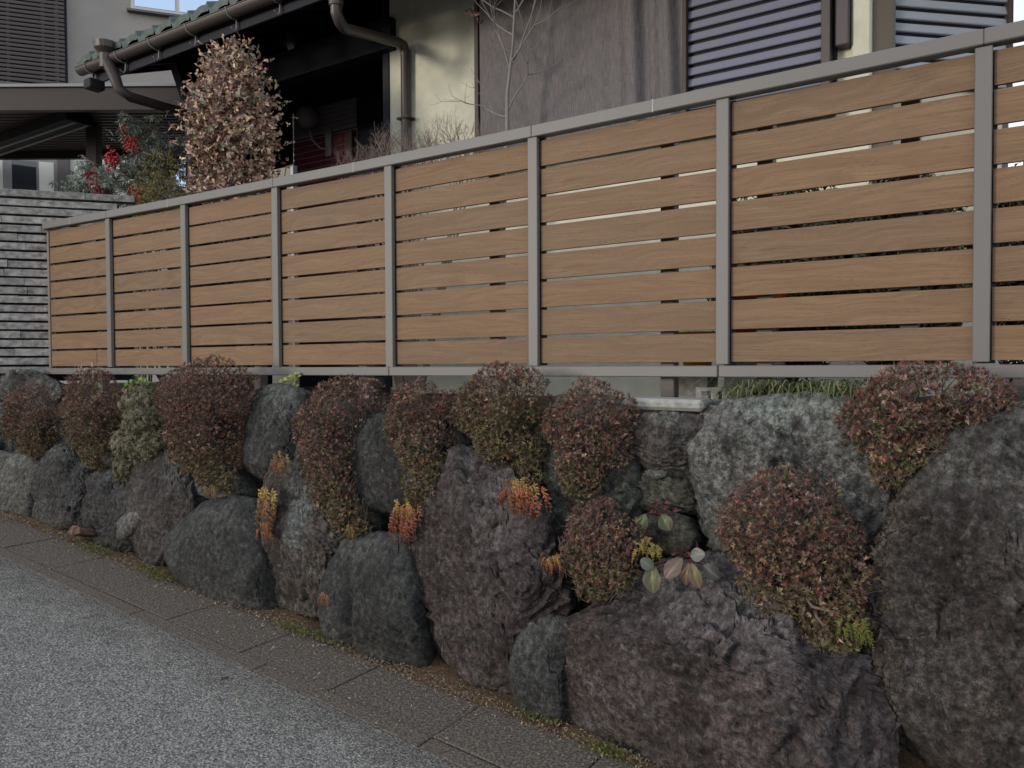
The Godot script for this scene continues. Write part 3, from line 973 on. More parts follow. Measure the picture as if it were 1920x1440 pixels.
func house() -> void:
	var h := thing("house", "cream rendered house with brown shutters, dark porch and green tiled eaves", "house", Vector3(-4.0, 1.34, -2.0))
	var o := Vector3(-4.0, 1.34, -2.0)
	var bx := func(called: String, lo: Vector3, hi: Vector3, m: Material, b := 0.003) -> MeshInstance3D:
		return boxat(called, lo - o, hi - o, m, h, b)
	bx.call("wall", Vector3(-4.78, 1.2, -2.14), Vector3(-0.805, 5.05, -2.0), M.cream)
	bx.call("corner_pier", Vector3(-0.803, 1.2, -2.3), Vector3(-0.685, 5.2, -1.955), M.cream, 0.012)
	bx.call("wall", Vector3(-7.6, 1.2, -7.0), Vector3(0.0, 6.2, -3.35), M.shade_dark_wall)
	bx.call("wall", Vector3(-4.776, 1.2, -3.3), Vector3(-4.66, 5.3, -2.142), M.shade_dark_wall)
	bx.call("corner_post", Vector3(-4.86, 1.2, -2.12), Vector3(-4.783, 5.0, -1.99), M.shade_dark_wood)
	bx.call("porch_side_wall", Vector3(-7.74, 1.2, -3.34), Vector3(-7.62, 5.0, -2.0), M.shade_dark_wood)
	var gf := begin()
	box(gf, Vector3(-7.68, 5.02, -2.55) - o, Vector3(0.12, 0.62, 1.7), 0.0, Vector2.ZERO, Basis(Vector3.RIGHT, atan(0.4)))
	put("gable_panel", gf.commit(), M.shade_dark_wood, h)
	bx.call("porch_post", Vector3(-7.72, 1.2, -2.0), Vector3(-7.58, 4.75, -1.87), M.bronze_dark, 0.006)
	bx.call("porch_beam", Vector3(-7.9, 4.42, -2.06), Vector3(-4.7, 4.7, -1.92), M.shade_dark_wood)
	bx.call("porch_ceiling", Vector3(-7.62, 4.72, -3.34), Vector3(-4.78, 4.76, -2.06), M.shade_dark_wood)
	bx.call("porch_panel", Vector3(-6.75, 1.3, -2.27), Vector3(-6.40, 3.66, -2.24), M.grey_wall)
	bx.call("panel_edge", Vector3(-6.398, 1.3, -2.28), Vector3(-6.355, 3.66, -2.22), M.white_frame)
	# the brick faced part of the porch wall: each tile a piece, joints recessed
	var bw: MeshInstance3D = bx.call("brick_wall", Vector3(-7.6, 2.6, -3.345), Vector3(-6.5, 4.36, -3.33), M.grout)
	var mid := (Vector3(-7.6, 2.6, -3.345) + Vector3(-6.5, 4.36, -3.33)) / 2
	var brick := box_mesh(Vector3(0.212, 0.062, 0.014), 0.002)
	for r in 24:
		for c in 5:
			var x := -7.6 + 0.11 + c * 0.22
			if absf(x + 7.05) < 0.56: put("brick", brick, M.brick if (r * 7 + c * 3) % 4 else M.brick_b, bw, Vector3(x, 2.64 + r * 0.0725, -3.324) - mid)
	var sd: MeshInstance3D = bx.call("siding", Vector3(-7.6, 4.37, -3.345), Vector3(-6.5, 4.72, -3.335), M.shade_dark_wall)
	var board := box_mesh(Vector3(1.1, 0.052, 0.012), 0.002)
	for i in 6: put("siding_board", board, M.siding, sd, Vector3(0, -0.145 + i * 0.058, 0.012))
	bx.call("meter_box", Vector3(-6.62, 4.0, -3.33), Vector3(-6.52, 4.32, -3.26), M.bronze_dark, 0.006)
	bx.call("entrance_door", Vector3(-6.3, 1.4, -3.35), Vector3(-5.2, 4.3, -3.3), M.shade_dark_wood)
	# window frame with the roller screen, shutter, and the narrow bay at the corner
	bx.call("window_frame", Vector3(-3.745, 3.2, -2.0), Vector3(-3.705, 5.05, -1.9), M.bronze_dark)
	bx.call("window_frame", Vector3(-1.915, 3.2, -2.0), Vector3(-1.885, 5.05, -1.9), M.bronze_dark)
	bx.call("window_glass", Vector3(-3.705, 3.25, -1.998), Vector3(-1.915, 5.0, -1.992), M.dark_glass, 0.0)
	louvres(h, -1.884 - o.x, -0.972 - o.x, 3.33 - o.y, 5.02 - o.y, -1.93 - o.z, M.shutter)
	bx.call("window_frame", Vector3(-0.97, 3.2, -2.0), Vector3(-0.915, 5.05, -1.87), M.bronze)
	bx.call("window_frame", Vector3(-0.913, 3.2, -2.0), Vector3(-0.893, 5.05, -1.96), M.shutter_gap)
	bx.call("shutter_box", Vector3(-0.892, 3.56, -2.0), Vector3(-0.81, 5.05, -1.91), M.purple_panel, 0.008)
	bx.call("window_sill", Vector3(-3.75, 3.14, -2.0), Vector3(-0.9, 3.2, -1.86), M.bronze)
	# the wing that turns away at the right
	var wing := Node3D.new()
	wing.name = "wing"
	h.add_child(wing)
	wing.position = Vector3(-0.682, 1.34, -1.995) - o
	wing.rotation.y = deg_to_rad(43.0)
	boxat("wing_wall", Vector3(0.16, -0.1, -0.3), Vector3(1.03, 3.9, -0.09), M.cream, wing)
	boxat("wing_post", Vector3(0.0, -0.1, -0.13), Vector3(0.155, 3.9, 0.0), M.taupe, wing, 0.008)
	boxat("wing_frame", Vector3(0.157, 1.9, -0.06), Vector3(0.168, 3.9, -0.01), M.alu, wing, 0.0)
	louvres(wing, 0.17, 1.0, 1.99, 3.85, -0.02, M.sky_tinted_shutter)
	boxat("wing_frame", Vector3(1.0, 1.9, -0.09), Vector3(1.03, 3.9, -0.005), M.bronze_dark, wing)
	for c in wing.get_children():
		var t: Transform3D = wing.transform * c.transform
		wing.remove_child(c)
		h.add_child(c, true)
		c.transform = t
	h.remove_child(wing)
	wing.free()
	# eaves: sloping soffit and roof, fascia, gutter with hooks, tiles
	var st := begin()
	var bs := Basis(Vector3.RIGHT, atan(0.4))
	box(st, Vector3(-2.6, 5.645, -3.4) - o, Vector3(11.0, 0.1, 5.0), 0.0, Vector2.ZERO, bs)
	put("roof", st.commit(), M.shade_dark_wood, h)
	bx.call("fascia", Vector3(-8.1, 4.50, -1.075), Vector3(2.9, 4.65, -1.05), M.shade_dark_wood)
	for i in 22:
		var x := -8.0 + i * 0.455
		var r := begin()
		box(r, Vector3(x, 4.87, -1.72) - o, Vector3(0.05, 0.07, 1.35), 0.002, Vector2.ZERO, bs)
		put("rafter", r.commit(), M.shade_dark_wood, h)
	var g := begin()
	var arc := []
	for k in 13:
		var a := PI + PI * k / 12.0
		arc.append(Vector2(cos(a) * 0.062, sin(a) * 0.066))
	for k in 12:
		var p: Vector2 = arc[k]
		var q: Vector2 = arc[k + 1]
		for s in [1.0, 0.94]:
			var e := Vector3(0, (p.y + q.y), (p.x + q.x)) * (1.0 if s == 1.0 else -1.0)
			quad(g, Vector3(-8.2, 4.66 + p.y * s, -0.98 + p.x * s) - o, Vector3(2.8, 4.60 + p.y * s, -0.98 + p.x * s) - o, Vector3(2.8, 4.60 + q.y * s, -0.98 + q.x * s) - o, Vector3(-8.2, 4.66 + q.y * s, -0.98 + q.x * s) - o, e)
		tri(g, Vector3(-8.2, 4.66, -0.98) - o, Vector3(-8.2, 4.66 + p.y, -0.98 + p.x) - o, Vector3(-8.2, 4.66 + q.y, -0.98 + q.x) - o, Vector3.LEFT)
	for z in [-0.918, -1.042]: tube(g, [Vector3(-8.2, 4.662, z) - o, Vector3(2.8, 4.602, z) - o], [0.006, 0.006], 6)
	put("gutter", g.commit(), M.bronze, h)
	var hk := begin()
	tube(hk, [Vector3(0, 0.03, -0.07), Vector3(0, -0.02, -0.075), Vector3(0, -0.075, -0.05), Vector3(0, -0.078, 0.0), Vector3(0, -0.055, 0.05), Vector3(0, 0.0, 0.07)], [0.007, 0.007, 0.007, 0.007, 0.007, 0.006], 6)
	tube(hk, [Vector3(0, -0.06, -0.05), Vector3(0, -0.15, -0.045), Vector3(0.005, -0.185, -0.015), Vector3(0.01, -0.16, 0.02)], [0.008, 0.008, 0.008, 0.007], 6)
	var hook := hk.commit()
	for x in [-8.0, -7.44, -6.87, -6.29, -5.7, -5.13, -4.55, -3.98, -3.4, -2.83, -2.25, -1.68, -1.1, -0.53]: put("gutter_hook", hook, M.hook, h, Vector3(x, 4.655, -0.98) - o)
	# eave tiles, two courses
	var tl := begin()
	var last := Vector2(-0.14, 0.0)
	for k in range(1, 11):
		var s := -0.14 + 0.28 * k / 10.0
		var now := Vector2(s, 0.022 * sin((s + 0.05) * 15.0) + (0.03 if k == 10 else 0.0))
		quad(tl, Vector3(last.x, last.y, 0), Vector3(now.x, now.y, 0), Vector3(now.x, now.y, -0.33), Vector3(last.x, last.y, -0.33), Vector3.UP)
		quad(tl, Vector3(last.x, last.y, 0), Vector3(now.x, now.y, 0), Vector3(now.x, now.y - 0.055, 0), Vector3(last.x, last.y - 0.055, 0), Vector3.BACK)
		last = now
	quad(tl, Vector3(last.x, last.y, 0), Vector3(last.x, last.y, -0.33), Vector3(last.x, last.y - 0.05, -0.33), Vector3(last.x, last.y - 0.05, 0), Vector3.RIGHT)
	quad(tl, Vector3(-0.14, 0.0, 0), Vector3(-0.14, 0.0, -0.33), Vector3(-0.14, -0.05, -0.33), Vector3(-0.14, -0.05, 0), Vector3.LEFT)
	var tile := tl.commit()
	for c in 3:
		for i in 40:
			var x := -8.1 + i * 0.28
			put("roof_tile", tile, M.tile, h, Vector3(x, 4.755 + c * 0.125 + 0.012 * (i % 2) - i * 0.0013, -0.955 - c * 0.27) - o, bs)
	var ridge := begin()
	box(ridge, Vector3(-2.6, 5.86, -3.75) - o, Vector3(11.1, 0.05, 4.4), 0.01, Vector2.ZERO, bs)
	put("roof_covering", ridge.commit(), M.tile, h)
	# rainwater hoppers and pipes
	var hp := begin()
	lathe(hp, [Vector2(0.0, -0.13), Vector2(0.055, -0.13), Vector2(0.06, -0.02), Vector2(0.1, 0.02), Vector2(0.108, 0.07), Vector2(0.09, 0.075), Vector2(0.0, 0.06)], 18)
	var hop := hp.commit()
	put("rain_hopper", hop, M.bronze, h, Vector3(-4.42, 4.49, -0.98) - o)
	put("rain_hopper", hop, M.bronze, h, Vector3(-7.62, 4.7, -0.93) - o, Basis().scaled(Vector3(1.1, 1.25, 1.1)))
	var p1 := begin()
	tube(p1, [Vector3(-4.42, 4.42, -0.98) - o, Vector3(-4.42, 4.31, -0.98) - o, Vector3(-4.425, 4.255, -1.02) - o, Vector3(-4.45, 4.235, -1.1) - o, Vector3(-4.535, 4.4, -1.85) - o, Vector3(-4.54, 4.40, -1.915) - o, Vector3(-4.545, 4.36, -1.945) - o, Vector3(-4.545, 4.3, -1.95) - o, Vector3(-4.545, 1.4, -1.95) - o], [0.045, 0.045, 0.046, 0.045, 0.044, 0.045, 0.045, 0.044, 0.044], 16)
	put("downpipe", p1.commit(), M.bronze, h)
	bx.call("pipe_bracket", Vector3(-4.615, 3.745, -2.0), Vector3(-4.475, 3.765, -1.9), M.bronze_dark)
	var p2 := begin()
	tube(p2, [Vector3(-7.6, 4.6, -0.93) - o, Vector3(-7.5, 4.42, -0.95) - o, Vector3(-7.46, 4.30, -0.97) - o, Vector3(-7.40, 4.24, -1.05) - o, Vector3(-7.52, 4.29, -1.72) - o, Vector3(-7.53, 4.26, -1.80) - o, Vector3(-7.53, 4.15, -1.82) - o, Vector3(-7.53, 1.4, -1.82) - o], [0.055, 0.055, 0.052, 0.05, 0.048, 0.048, 0.048, 0.048], 14)
	put("downpipe", p2.commit(), M.bronze_dark, h)
	bx.call("floodlight", Vector3(-7.93, 4.37, -1.02), Vector3(-7.8, 4.47, -0.86), M.shutter_gap, 0.01)

	# hung or fixed on the house
	var v := PackedVector3Array()
	var uv := PackedVector2Array()
	var cl := begin()
	cl.set_smooth_group(1)
	var fold := func(x: float, y: float) -> float:
		var near := smoothstep(-2.65, -2.2, x)
		return -1.915 + 0.012 * sin(x * 3.0 + y * 1.3) + near * (0.022 * sin(x * 46.0 + 0.8 * sin(y * 1.7)) + 0.026 * sin(x * 21.0 + 1.0)) + 0.006 * sin(x * 11.0 - y * 0.9)
	for i in 150:
		for j in 10:
			var q := []
			for w in [[0, 0], [1, 0], [1, 1], [0, 1]]:
				var x: float = -3.695 + 1.77 * (i + w[0]) / 150.0
				var y: float = 3.22 + 1.75 * (j + w[1]) / 10.0
				q.append(Vector3(x, y, fold.call(x, y)))
			for w in [0, 2, 1, 0, 3, 2]:
				cl.set_uv(Vector2(q[w].x * 1.1, -q[w].y * 1.1))
				cl.add_vertex(q[w])
	cl.index()
	cl.generate_normals()
	var s := put("shade_screen", cl.commit(), M.screen)
	tag(s, "grey woven shade cloth hanging over the wide window, gathered in folds at its right", "shade cloth")
	var lamp := thing("wall_lamp", "round glass porch lamp on a bracket beside the dark brick wall", "lamp", Vector3(-6.95, 4.3, -3.32))
	boxat("wall_plate", Vector3(-0.05, -0.22, 0.0), Vector3(0.05, 0.12, 0.03), M.alu, lamp)
	var arm := begin()
	tube(arm, [Vector3(0, -0.14, 0.02), Vector3(-0.06, -0.13, 0.1), Vector3(-0.16, -0.02, 0.14), Vector3(-0.2, 0.1, 0.14)], [0.014, 0.014, 0.014, 0.02], 8)
	put("arm", arm.commit(), M.alu, lamp)
	var gl := begin()
	ball(gl, Vector3(-0.24, 0.26, 0.14), Vector3(0.135, 0.135, 0.135), 14, 20)
	put("globe", gl.commit(), M.globe, lamp)
	var bb := begin()
	lathe(bb, [Vector2(0, 0), Vector2(0.02, 0.0), Vector2(0.028, 0.08), Vector2(0.018, 0.12), Vector2(0, 0.13)], 10)
	put("bulb", bb.commit(), M.white_frame, lamp, Vector3(-0.24, 0.16, 0.14))

# ---------- the neighbours
func neighbour() -> void:
	var n := thing("neighbour_house", "grey rendered house far left with blue window and a slatted louvre panel", "house", Vector3(-12.0, 1.3, -4.6), deg_to_rad(52.0))
	boxat("wall", Vector3(-7, 0, -6), Vector3(5.5, 10, 0), M.grey_wall, n)
	boxat("lower_wall", Vector3(-7, -0.05, 0.0), Vector3(3.0, 4.05, 0.04), M.white_wall, n)
	var w := boxat("window", Vector3(-0.66, 6.21, -0.02), Vector3(1.3, 8.0, 0.05), M.white_frame, n)
	var c := Vector3(0.32, 7.105, 0.015)
	boxat("pane", Vector3(-0.6, 6.27, 0.03) - c, Vector3(0.02, 7.95, 0.056) - c, M.sky_glass, w, 0.0)
	boxat("pane", Vector3(0.09, 6.27, 0.03) - c, Vector3(1.24, 7.95, 0.056) - c, M.sky_glass, w, 0.0)
	boxat("sill", Vector3(-0.72, 6.17, 0.0) - c, Vector3(1.36, 6.208, 0.1) - c, M.slat, w)
	var p := boxat("louvre_panel", Vector3(-5.5, 4.68, 0.0), Vector3(-1.62, 9.0, 0.02), M.shade_dark_wall, n)
	var pc := Vector3(-3.56, 6.84, 0.01)
	var slat := box_mesh(Vector3(3.86, 0.042, 0.03), 0.004)
	for i in 60: put("slat", slat, M.slat, p, Vector3(0, 4.82 + i * 0.0675 - pc.y, 0.16 - pc.z), Basis(Vector3.RIGHT, 0.35))
	for x in [-2.44, -1.95, -1.76, -3.2, -4.2]: boxat("louvre_post", Vector3(x - 0.022, 4.75, 0.06) - pc, Vector3(x + 0.022, 9.0, 0.1) - pc, M.alu, p)
	boxat("window_behind", Vector3(-2.4, 6.95, 0.025) - pc, Vector3(-1.9, 8.8, 0.04) - pc, M.slat, p)
	boxat("louvre_bottom", Vector3(-5.5, 4.64, 0.04), Vector3(-1.6, 4.76, 0.2), M.slat, n)
	# ground floor windows under the carport
	var lw := boxat("window", Vector3(-2.55, 2.75, 0.02), Vector3(-1.78, 3.62, 0.1), M.alu, n)
	var lc := Vector3(-2.165, 3.185, 0.06)
	boxat("pane", Vector3(-2.42, 2.86, 0.09) - lc, Vector3(-2.08, 3.55, 0.105) - lc, M.dark_glass, lw, 0.0)
	boxat("pane", Vector3(-2.04, 2.86, 0.09) - lc, Vector3(-1.83, 3.55, 0.105) - lc, M.white_wall, lw, 0.0)
	boxat("drain_post", Vector3(-1.76, 0.2, 0.05), Vector3(-1.6, 3.7, 0.2), M.slat, n)
	var rw := boxat("window", Vector3(-0.2, 2.9, 0.02), Vector3(0.42, 3.9, 0.09), M.alu, n)
	boxat("pane", Vector3(-0.11, -0.42, 0.03), Vector3(0.25, 0.42, 0.045), M.sky_glass, rw, 0.0)

	var d := Vector3(1.98, 0, -1.29).normalized()
	var ang := atan2(-d.z, d.x)
	var k := thing("carport", "dark bronze carport with ribbed underside in front of the far house", "carport", Vector3(-10.22, 1.3, -1.08), ang)
	boxat("fascia", Vector3(-4.0, 3.33, -0.08), Vector3(2.6, 3.6, 0.0), M.bronze_dark, k)
	boxat("fascia_cap", Vector3(-4.0, 3.602, -0.1), Vector3(2.6, 3.64, 0.03), M.alu, k)
	boxat("roof", Vector3(-4.0, 3.56, -2.45), Vector3(2.6, 3.6, -0.1), M.bronze_dark, k)
	var rib := box_mesh(Vector3(6.5, 0.05, 0.075), 0.012)
	for i in 19: put("rib", rib, M.carport_rib, k, Vector3(-0.7, 3.535, -0.16 - i * 0.122))
	boxat("back_beam", Vector3(-4.0, 3.4, -2.5), Vector3(2.6, 3.6, -2.42), M.bronze_dark, k)
	boxat("post", Vector3(0.45, -0.2, -1.2), Vector3(0.60, 3.5, -1.05), M.bronze_dark, k, 0.008)
	var bm := begin()
	box(bm, Vector3(-0.5, 3.43, -1.36), Vector3(0.34, 0.12, 2.7), 0.004, Vector2.ZERO, Basis(Vector3.UP, 0.985))
	put("beam", bm.commit(), M.shutter_gap, k)
	for y in [-0.06, 0.1]:
		var rl := begin()
		box(rl, Vector3(-0.5 + y * 0.55, 3.362, -1.36 - y * 0.83), Vector3(0.03, 0.02, 2.7), 0.002, Vector2.ZERO, Basis(Vector3.UP, 0.985))
		put("rail", rl.commit(), M.alu, k)
	for i in 4: boxat("bolt", Vector3(0.43, 2.5 + i * 0.25, -1.13), Vector3(0.452, 2.53 + i * 0.25, -1.10), M.alu, k)

# ---------- garden plants and loose things
func red_leaf_shrub() -> void:
	rng.seed = 515
	var at := Vector3(-5.4, 1.34, -0.8)
	var o := thing("columnar_shrub", "tall shrub covered in curled pinkish brown leaves before the dark porch", "shrub", at)
	var st := begin()
	var tips := []
	for i in 9: grow(st, Vector3(rng.randf_range(-0.12, 0.12), 0, rng.randf_range(-0.1, 0.1)), (Vector3.UP + rv() * 0.1).normalized(), 0.8, 0.018, 2, 0.35, 0.08, tips)
	put("stems", st.commit(), M.twig, o).set_meta("kind", "stuff")
	var spots := []
	var cols := []
	# stacked uneven lobes: height above the garden, sideways, radius
	for l in [[1.55, 0.04, .42], [1.7, -0.12, .38], [1.9, 0.1, .46], [1.98, -0.1, .48], [2.2, 0.02, .52], [2.3, -0.12, .44], [2.34, 0.14, .4], [2.52, -0.04, .42], [2.66, -0.14, .26], [2.7, 0.06, .24], [2.8, -0.2, .13], [2.84, 0.0, .12], [2.79, -0.33, .08], [2.1, 0.5, .16], [2.3, 0.48, .14], [2.0, -0.46, .18], [1.75, 0.48, .12], [2.06, 0.66, .07], [1.9, 0.62, .08]]:
		var c := Vector3(l[1] * 0.68, l[0], 0)
		l[2] *= 0.64
		for i in int(l[2] * l[2] * 13000.0) + 20:
			var d := rv()
			if d.z < -0.5: d.z = -d.z
			var p: Vector3 = c + d * l[2] * (1.02 - 0.42 * pow(rng.randf(), 1.8) + 0.85 * nz.bush.get_noise_3dv((c + d) * 1.1) + 0.1 * absf(rng.randfn()))
			if nz.bush.get_noise_3dv(p * 1.3 + Vector3(3, 5, 1)) < -0.08: continue
			if Vector2(p.x - 0.02, (p.y - 1.88) * 0.8).length() < 0.13 and rng.randf() < 0.85: continue
			spots.append(Transform3D(facing((d + rv() * 0.9 + Vector3(0, 0.2, 0.2)).normalized(), rng.randf() * TAU, rng.randf_range(0.5, 1.0)), p))
			var k := rng.randf()
			var c2 := Vector3(.33, .215, .165)
			if k < 0.2: c2 = Vector3(.22, .13, .105)
			elif k < 0.36: c2 = Vector3(.2, .19, .14)
			elif k < 0.46: c2 = Vector3(.45, .34, .2)
			elif k < 0.58: c2 = Vector3(.46, .355, .28)
			elif k < 0.68: c2 = Vector3(.11, .075, .065)
			c2 *= rng.randf_range(1.0, 1.75)
			cols.append(Color(c2.x, c2.y, c2.z))
	many("leaves", shared.curled, M.leafy, spots, cols, o)

func nandina() -> void:
	rng.seed = 616
	var at := Vector3(-8.3, 1.34, -1.7)
	var o := thing("nandina", "grey green nandina bush with red berry clusters beside the slab wall", "shrub", at)
	var st := begin()
	var spots := []
	var cols := []
	var canes := begin()
	for i in 84:
		var a := rng.randf_range(-1.1, 0.5)
		var top := Vector3(a * 0.95, 2.62 + rng.randf_range(-0.95, 0.1) - 0.42 * maxf(0, -a), rng.randf_range(-0.35, 0.35))
		if i < 16: tube(canes, [Vector3(a * 0.3, 0.0, 0.0), Vector3(a * 0.5, 1.3, 0), top], [0.014, 0.012, 0.007], 6, false)
		for k in 5:
			var d := (Vector3(rng.randf_range(-1, 1), rng.randf_range(-0.2, 0.7), rng.randf_range(-0.6, 1))).normalized()
			var tip := top + d * 0.32 + Vector3(0, -0.08, 0)
			tube(canes, [top, top + d * 0.18 + Vector3(0, 0.02, 0), tip], [0.004, 0.003, 0.002], 4, false)
			for m in 15:
				var t := rng.randf_range(0.25, 1.05)
				var p := top.lerp(tip, t) + rv() * 0.07
				spots.append(Transform3D(facing((Vector3.UP + rv() * 0.7).normalized(), rng.randf() * TAU, rng.randf_range(0.8, 1.4)), p))
				var g := rng.randf_range(0.7, 1.35)
				var c := Vector3(.2, .24, .205) if rng.randf() < 0.65 else Vector3(.4, .43, .38)
				if rng.randf() < 0.05: c = Vector3(.2, .09, .09)
				cols.append(Color(c.x * g, c.y * g, c.z * g))
	put("canes", canes.commit(), M.twig, o).set_meta("kind", "stuff")
	many("leaves", shared.narrow, M.leafy, spots, cols, o)
	for b in [Vector3(-8.13, 4.02, -1.3), Vector3(-8.01, 3.88, -1.28), Vector3(-8.45, 3.83, -1.3), Vector3(-8.42, 3.74, -1.29), Vector3(-8.85, 3.64, -1.3), Vector3(-7.98, 3.34, -1.28), Vector3(-8.75, 3.52, -1.3)]:
		var bt := begin()
		for i in 46: ball(bt, rv() * Vector3(0.085, 0.11, 0.08) * pow(rng.randf(), 0.4), Vector3(0.014, 0.014, 0.014), 4, 6)
		put("berry_cluster", bt.commit(), M.berry, o, b - at + Vector3(0.24, 0, 0))

func soft_shrub(called: String, label: String, at: Vector3, size: Vector3, c0: Vector3, c1: Vector3, n: int, mesh: Mesh, sd: int) -> void:
	rng.seed = sd
	var o := thing(called, label, "shrub", at)
	var st := begin()
	var tips := []
	for i in 7: grow(st, Vector3(0, 0, 0), (Vector3.UP * 1.3 + rv() * 0.8).normalized(), size.y * 0.3, 0.012, 2, 0.6, 0.08, tips)
	put("stems", st.commit(), M.twig, o).set_meta("kind", "stuff")
	var spots := []
	var cols := []
	for i in n:
		var d := rv()
		var p: Vector3 = Vector3(0, size.y * 0.58, 0) + d * Vector3(size.x, size.y * 0.48, size.z) * (0.5 + 0.5 * pow(rng.randf(), 0.5) + 0.2 * nz.bush.get_noise_3dv(d * 0.5 + at))
		spots.append(Transform3D(facing((d + Vector3(0, 0.5, 0) + rv() * 0.6).normalized(), rng.randf() * TAU, rng.randf_range(0.8, 1.5)), p))
		var c := c0.lerp(c1, rng.randf()) * rng.randf_range(0.75, 1.25)
		cols.append(Color(c.x, c.y, c.z))
	many("leaves", mesh, M.leafy, spots, cols, o)

func bare_plants() -> void:
	rng.seed = 727
	var t := thing("bare_tree", "slender bare grey tree with curved twigs in front of the shade cloth", "tree", Vector3(-3.3, 1.34, -1.62))
	var o := Vector3(-3.3, 1.34, -1.62)
	var st := begin()
	var trunk := [Vector3(-3.3, 1.34, -1.62) - o, Vector3(-3.28, 2.6, -1.62) - o, Vector3(-3.23, 3.3, -1.62) - o, Vector3(-3.22, 3.62, -1.61) - o, Vector3(-3.16, 3.98, -1.6) - o, Vector3(-3.13, 4.4, -1.6) - o, Vector3(-3.06, 5.1, -1.58) - o]
	tube(st, trunk, [0.03, 0.025, 0.018, 0.014, 0.011, 0.009, 0.006], 8)
	put("trunk", st.commit(), M.bark, t)
	var ends := []
	for b in [[Vector3(-3.22, 3.5, -1.62), Vector3(0.8, 0.7, 0.1), .24], [Vector3(-3.23, 3.45, -1.62), Vector3(-1.0, 0.35, 0.15), .22], [Vector3(-3.19, 3.8, -1.61), Vector3(-0.45, 0.9, 0.1), .3], [Vector3(-3.18, 3.84, -1.61), Vector3(0.75, 0.8, 0.1), .38], [Vector3(-3.18, 3.86, -1.6), Vector3(0.95, 0.55, 0.2), .26], [Vector3(-3.15, 4.05, -1.6), Vector3(-0.9, 0.45, 0.1), .3], [Vector3(-3.14, 4.18, -1.6), Vector3(-0.8, 0.6, 0.2), .34], [Vector3(-3.13, 4.22, -1.6), Vector3(0.8, 0.7, 0.2), .36], [Vector3(-3.12, 4.35, -1.6), Vector3(0.7, 0.9, 0.0), .34], [Vector3(-3.11, 4.45, -1.6), Vector3(-0.6, 0.8, 0.1), .36]]:
		var br := begin()
		grow(br, b[0] - o, b[1].normalized(), b[2] * 1.25, 0.0075, 3, 0.8, 0.1, ends)
		put("branch", br.commit(), M.bark, t)
	for i in 3:
		var lf := begin()
		for k in 3: leaf(lf, facing(rv(), rng.randf() * 6.0, 1.0), rv() * 0.02, 0.06, 0.035, 0.7, 0.5, Color(.17, .1, .09), 3)
		put("dry_leaf", lf.commit(), M.leafy, t, Vector3(-3.56 + 0.04 * i, 4.33 - 0.05 * i, -1.58) - o)
	var sh := thing("twiggy_bush", "low bare brown bush of fine twigs under the downpipe", "shrub", Vector3(-4.1, 1.34, -1.45))
	var tw := begin()
	for i in 150:
		var a := rng.randf_range(-0.72, 0.74)
		var tips := []
		grow(tw, Vector3(a, 1.83 + rng.randf_range(-0.22, 0.06) - 0.1 * absf(a), rng.randf_range(-0.2, 0.2)), (Vector3.UP + rv() * 0.55).normalized(), 0.12, 0.0042, 3, 0.8, 0.1, tips)
		if i % 8 == 0: tube(tw, [Vector3(a * 0.2, 0, 0), Vector3(a * 0.6, 1.0, 0), Vector3(a, 1.85, 0)], [0.016, 0.012, 0.006], 6)
	put("twigs", tw.commit(), M.twig_pale, sh).set_meta("kind", "stuff")

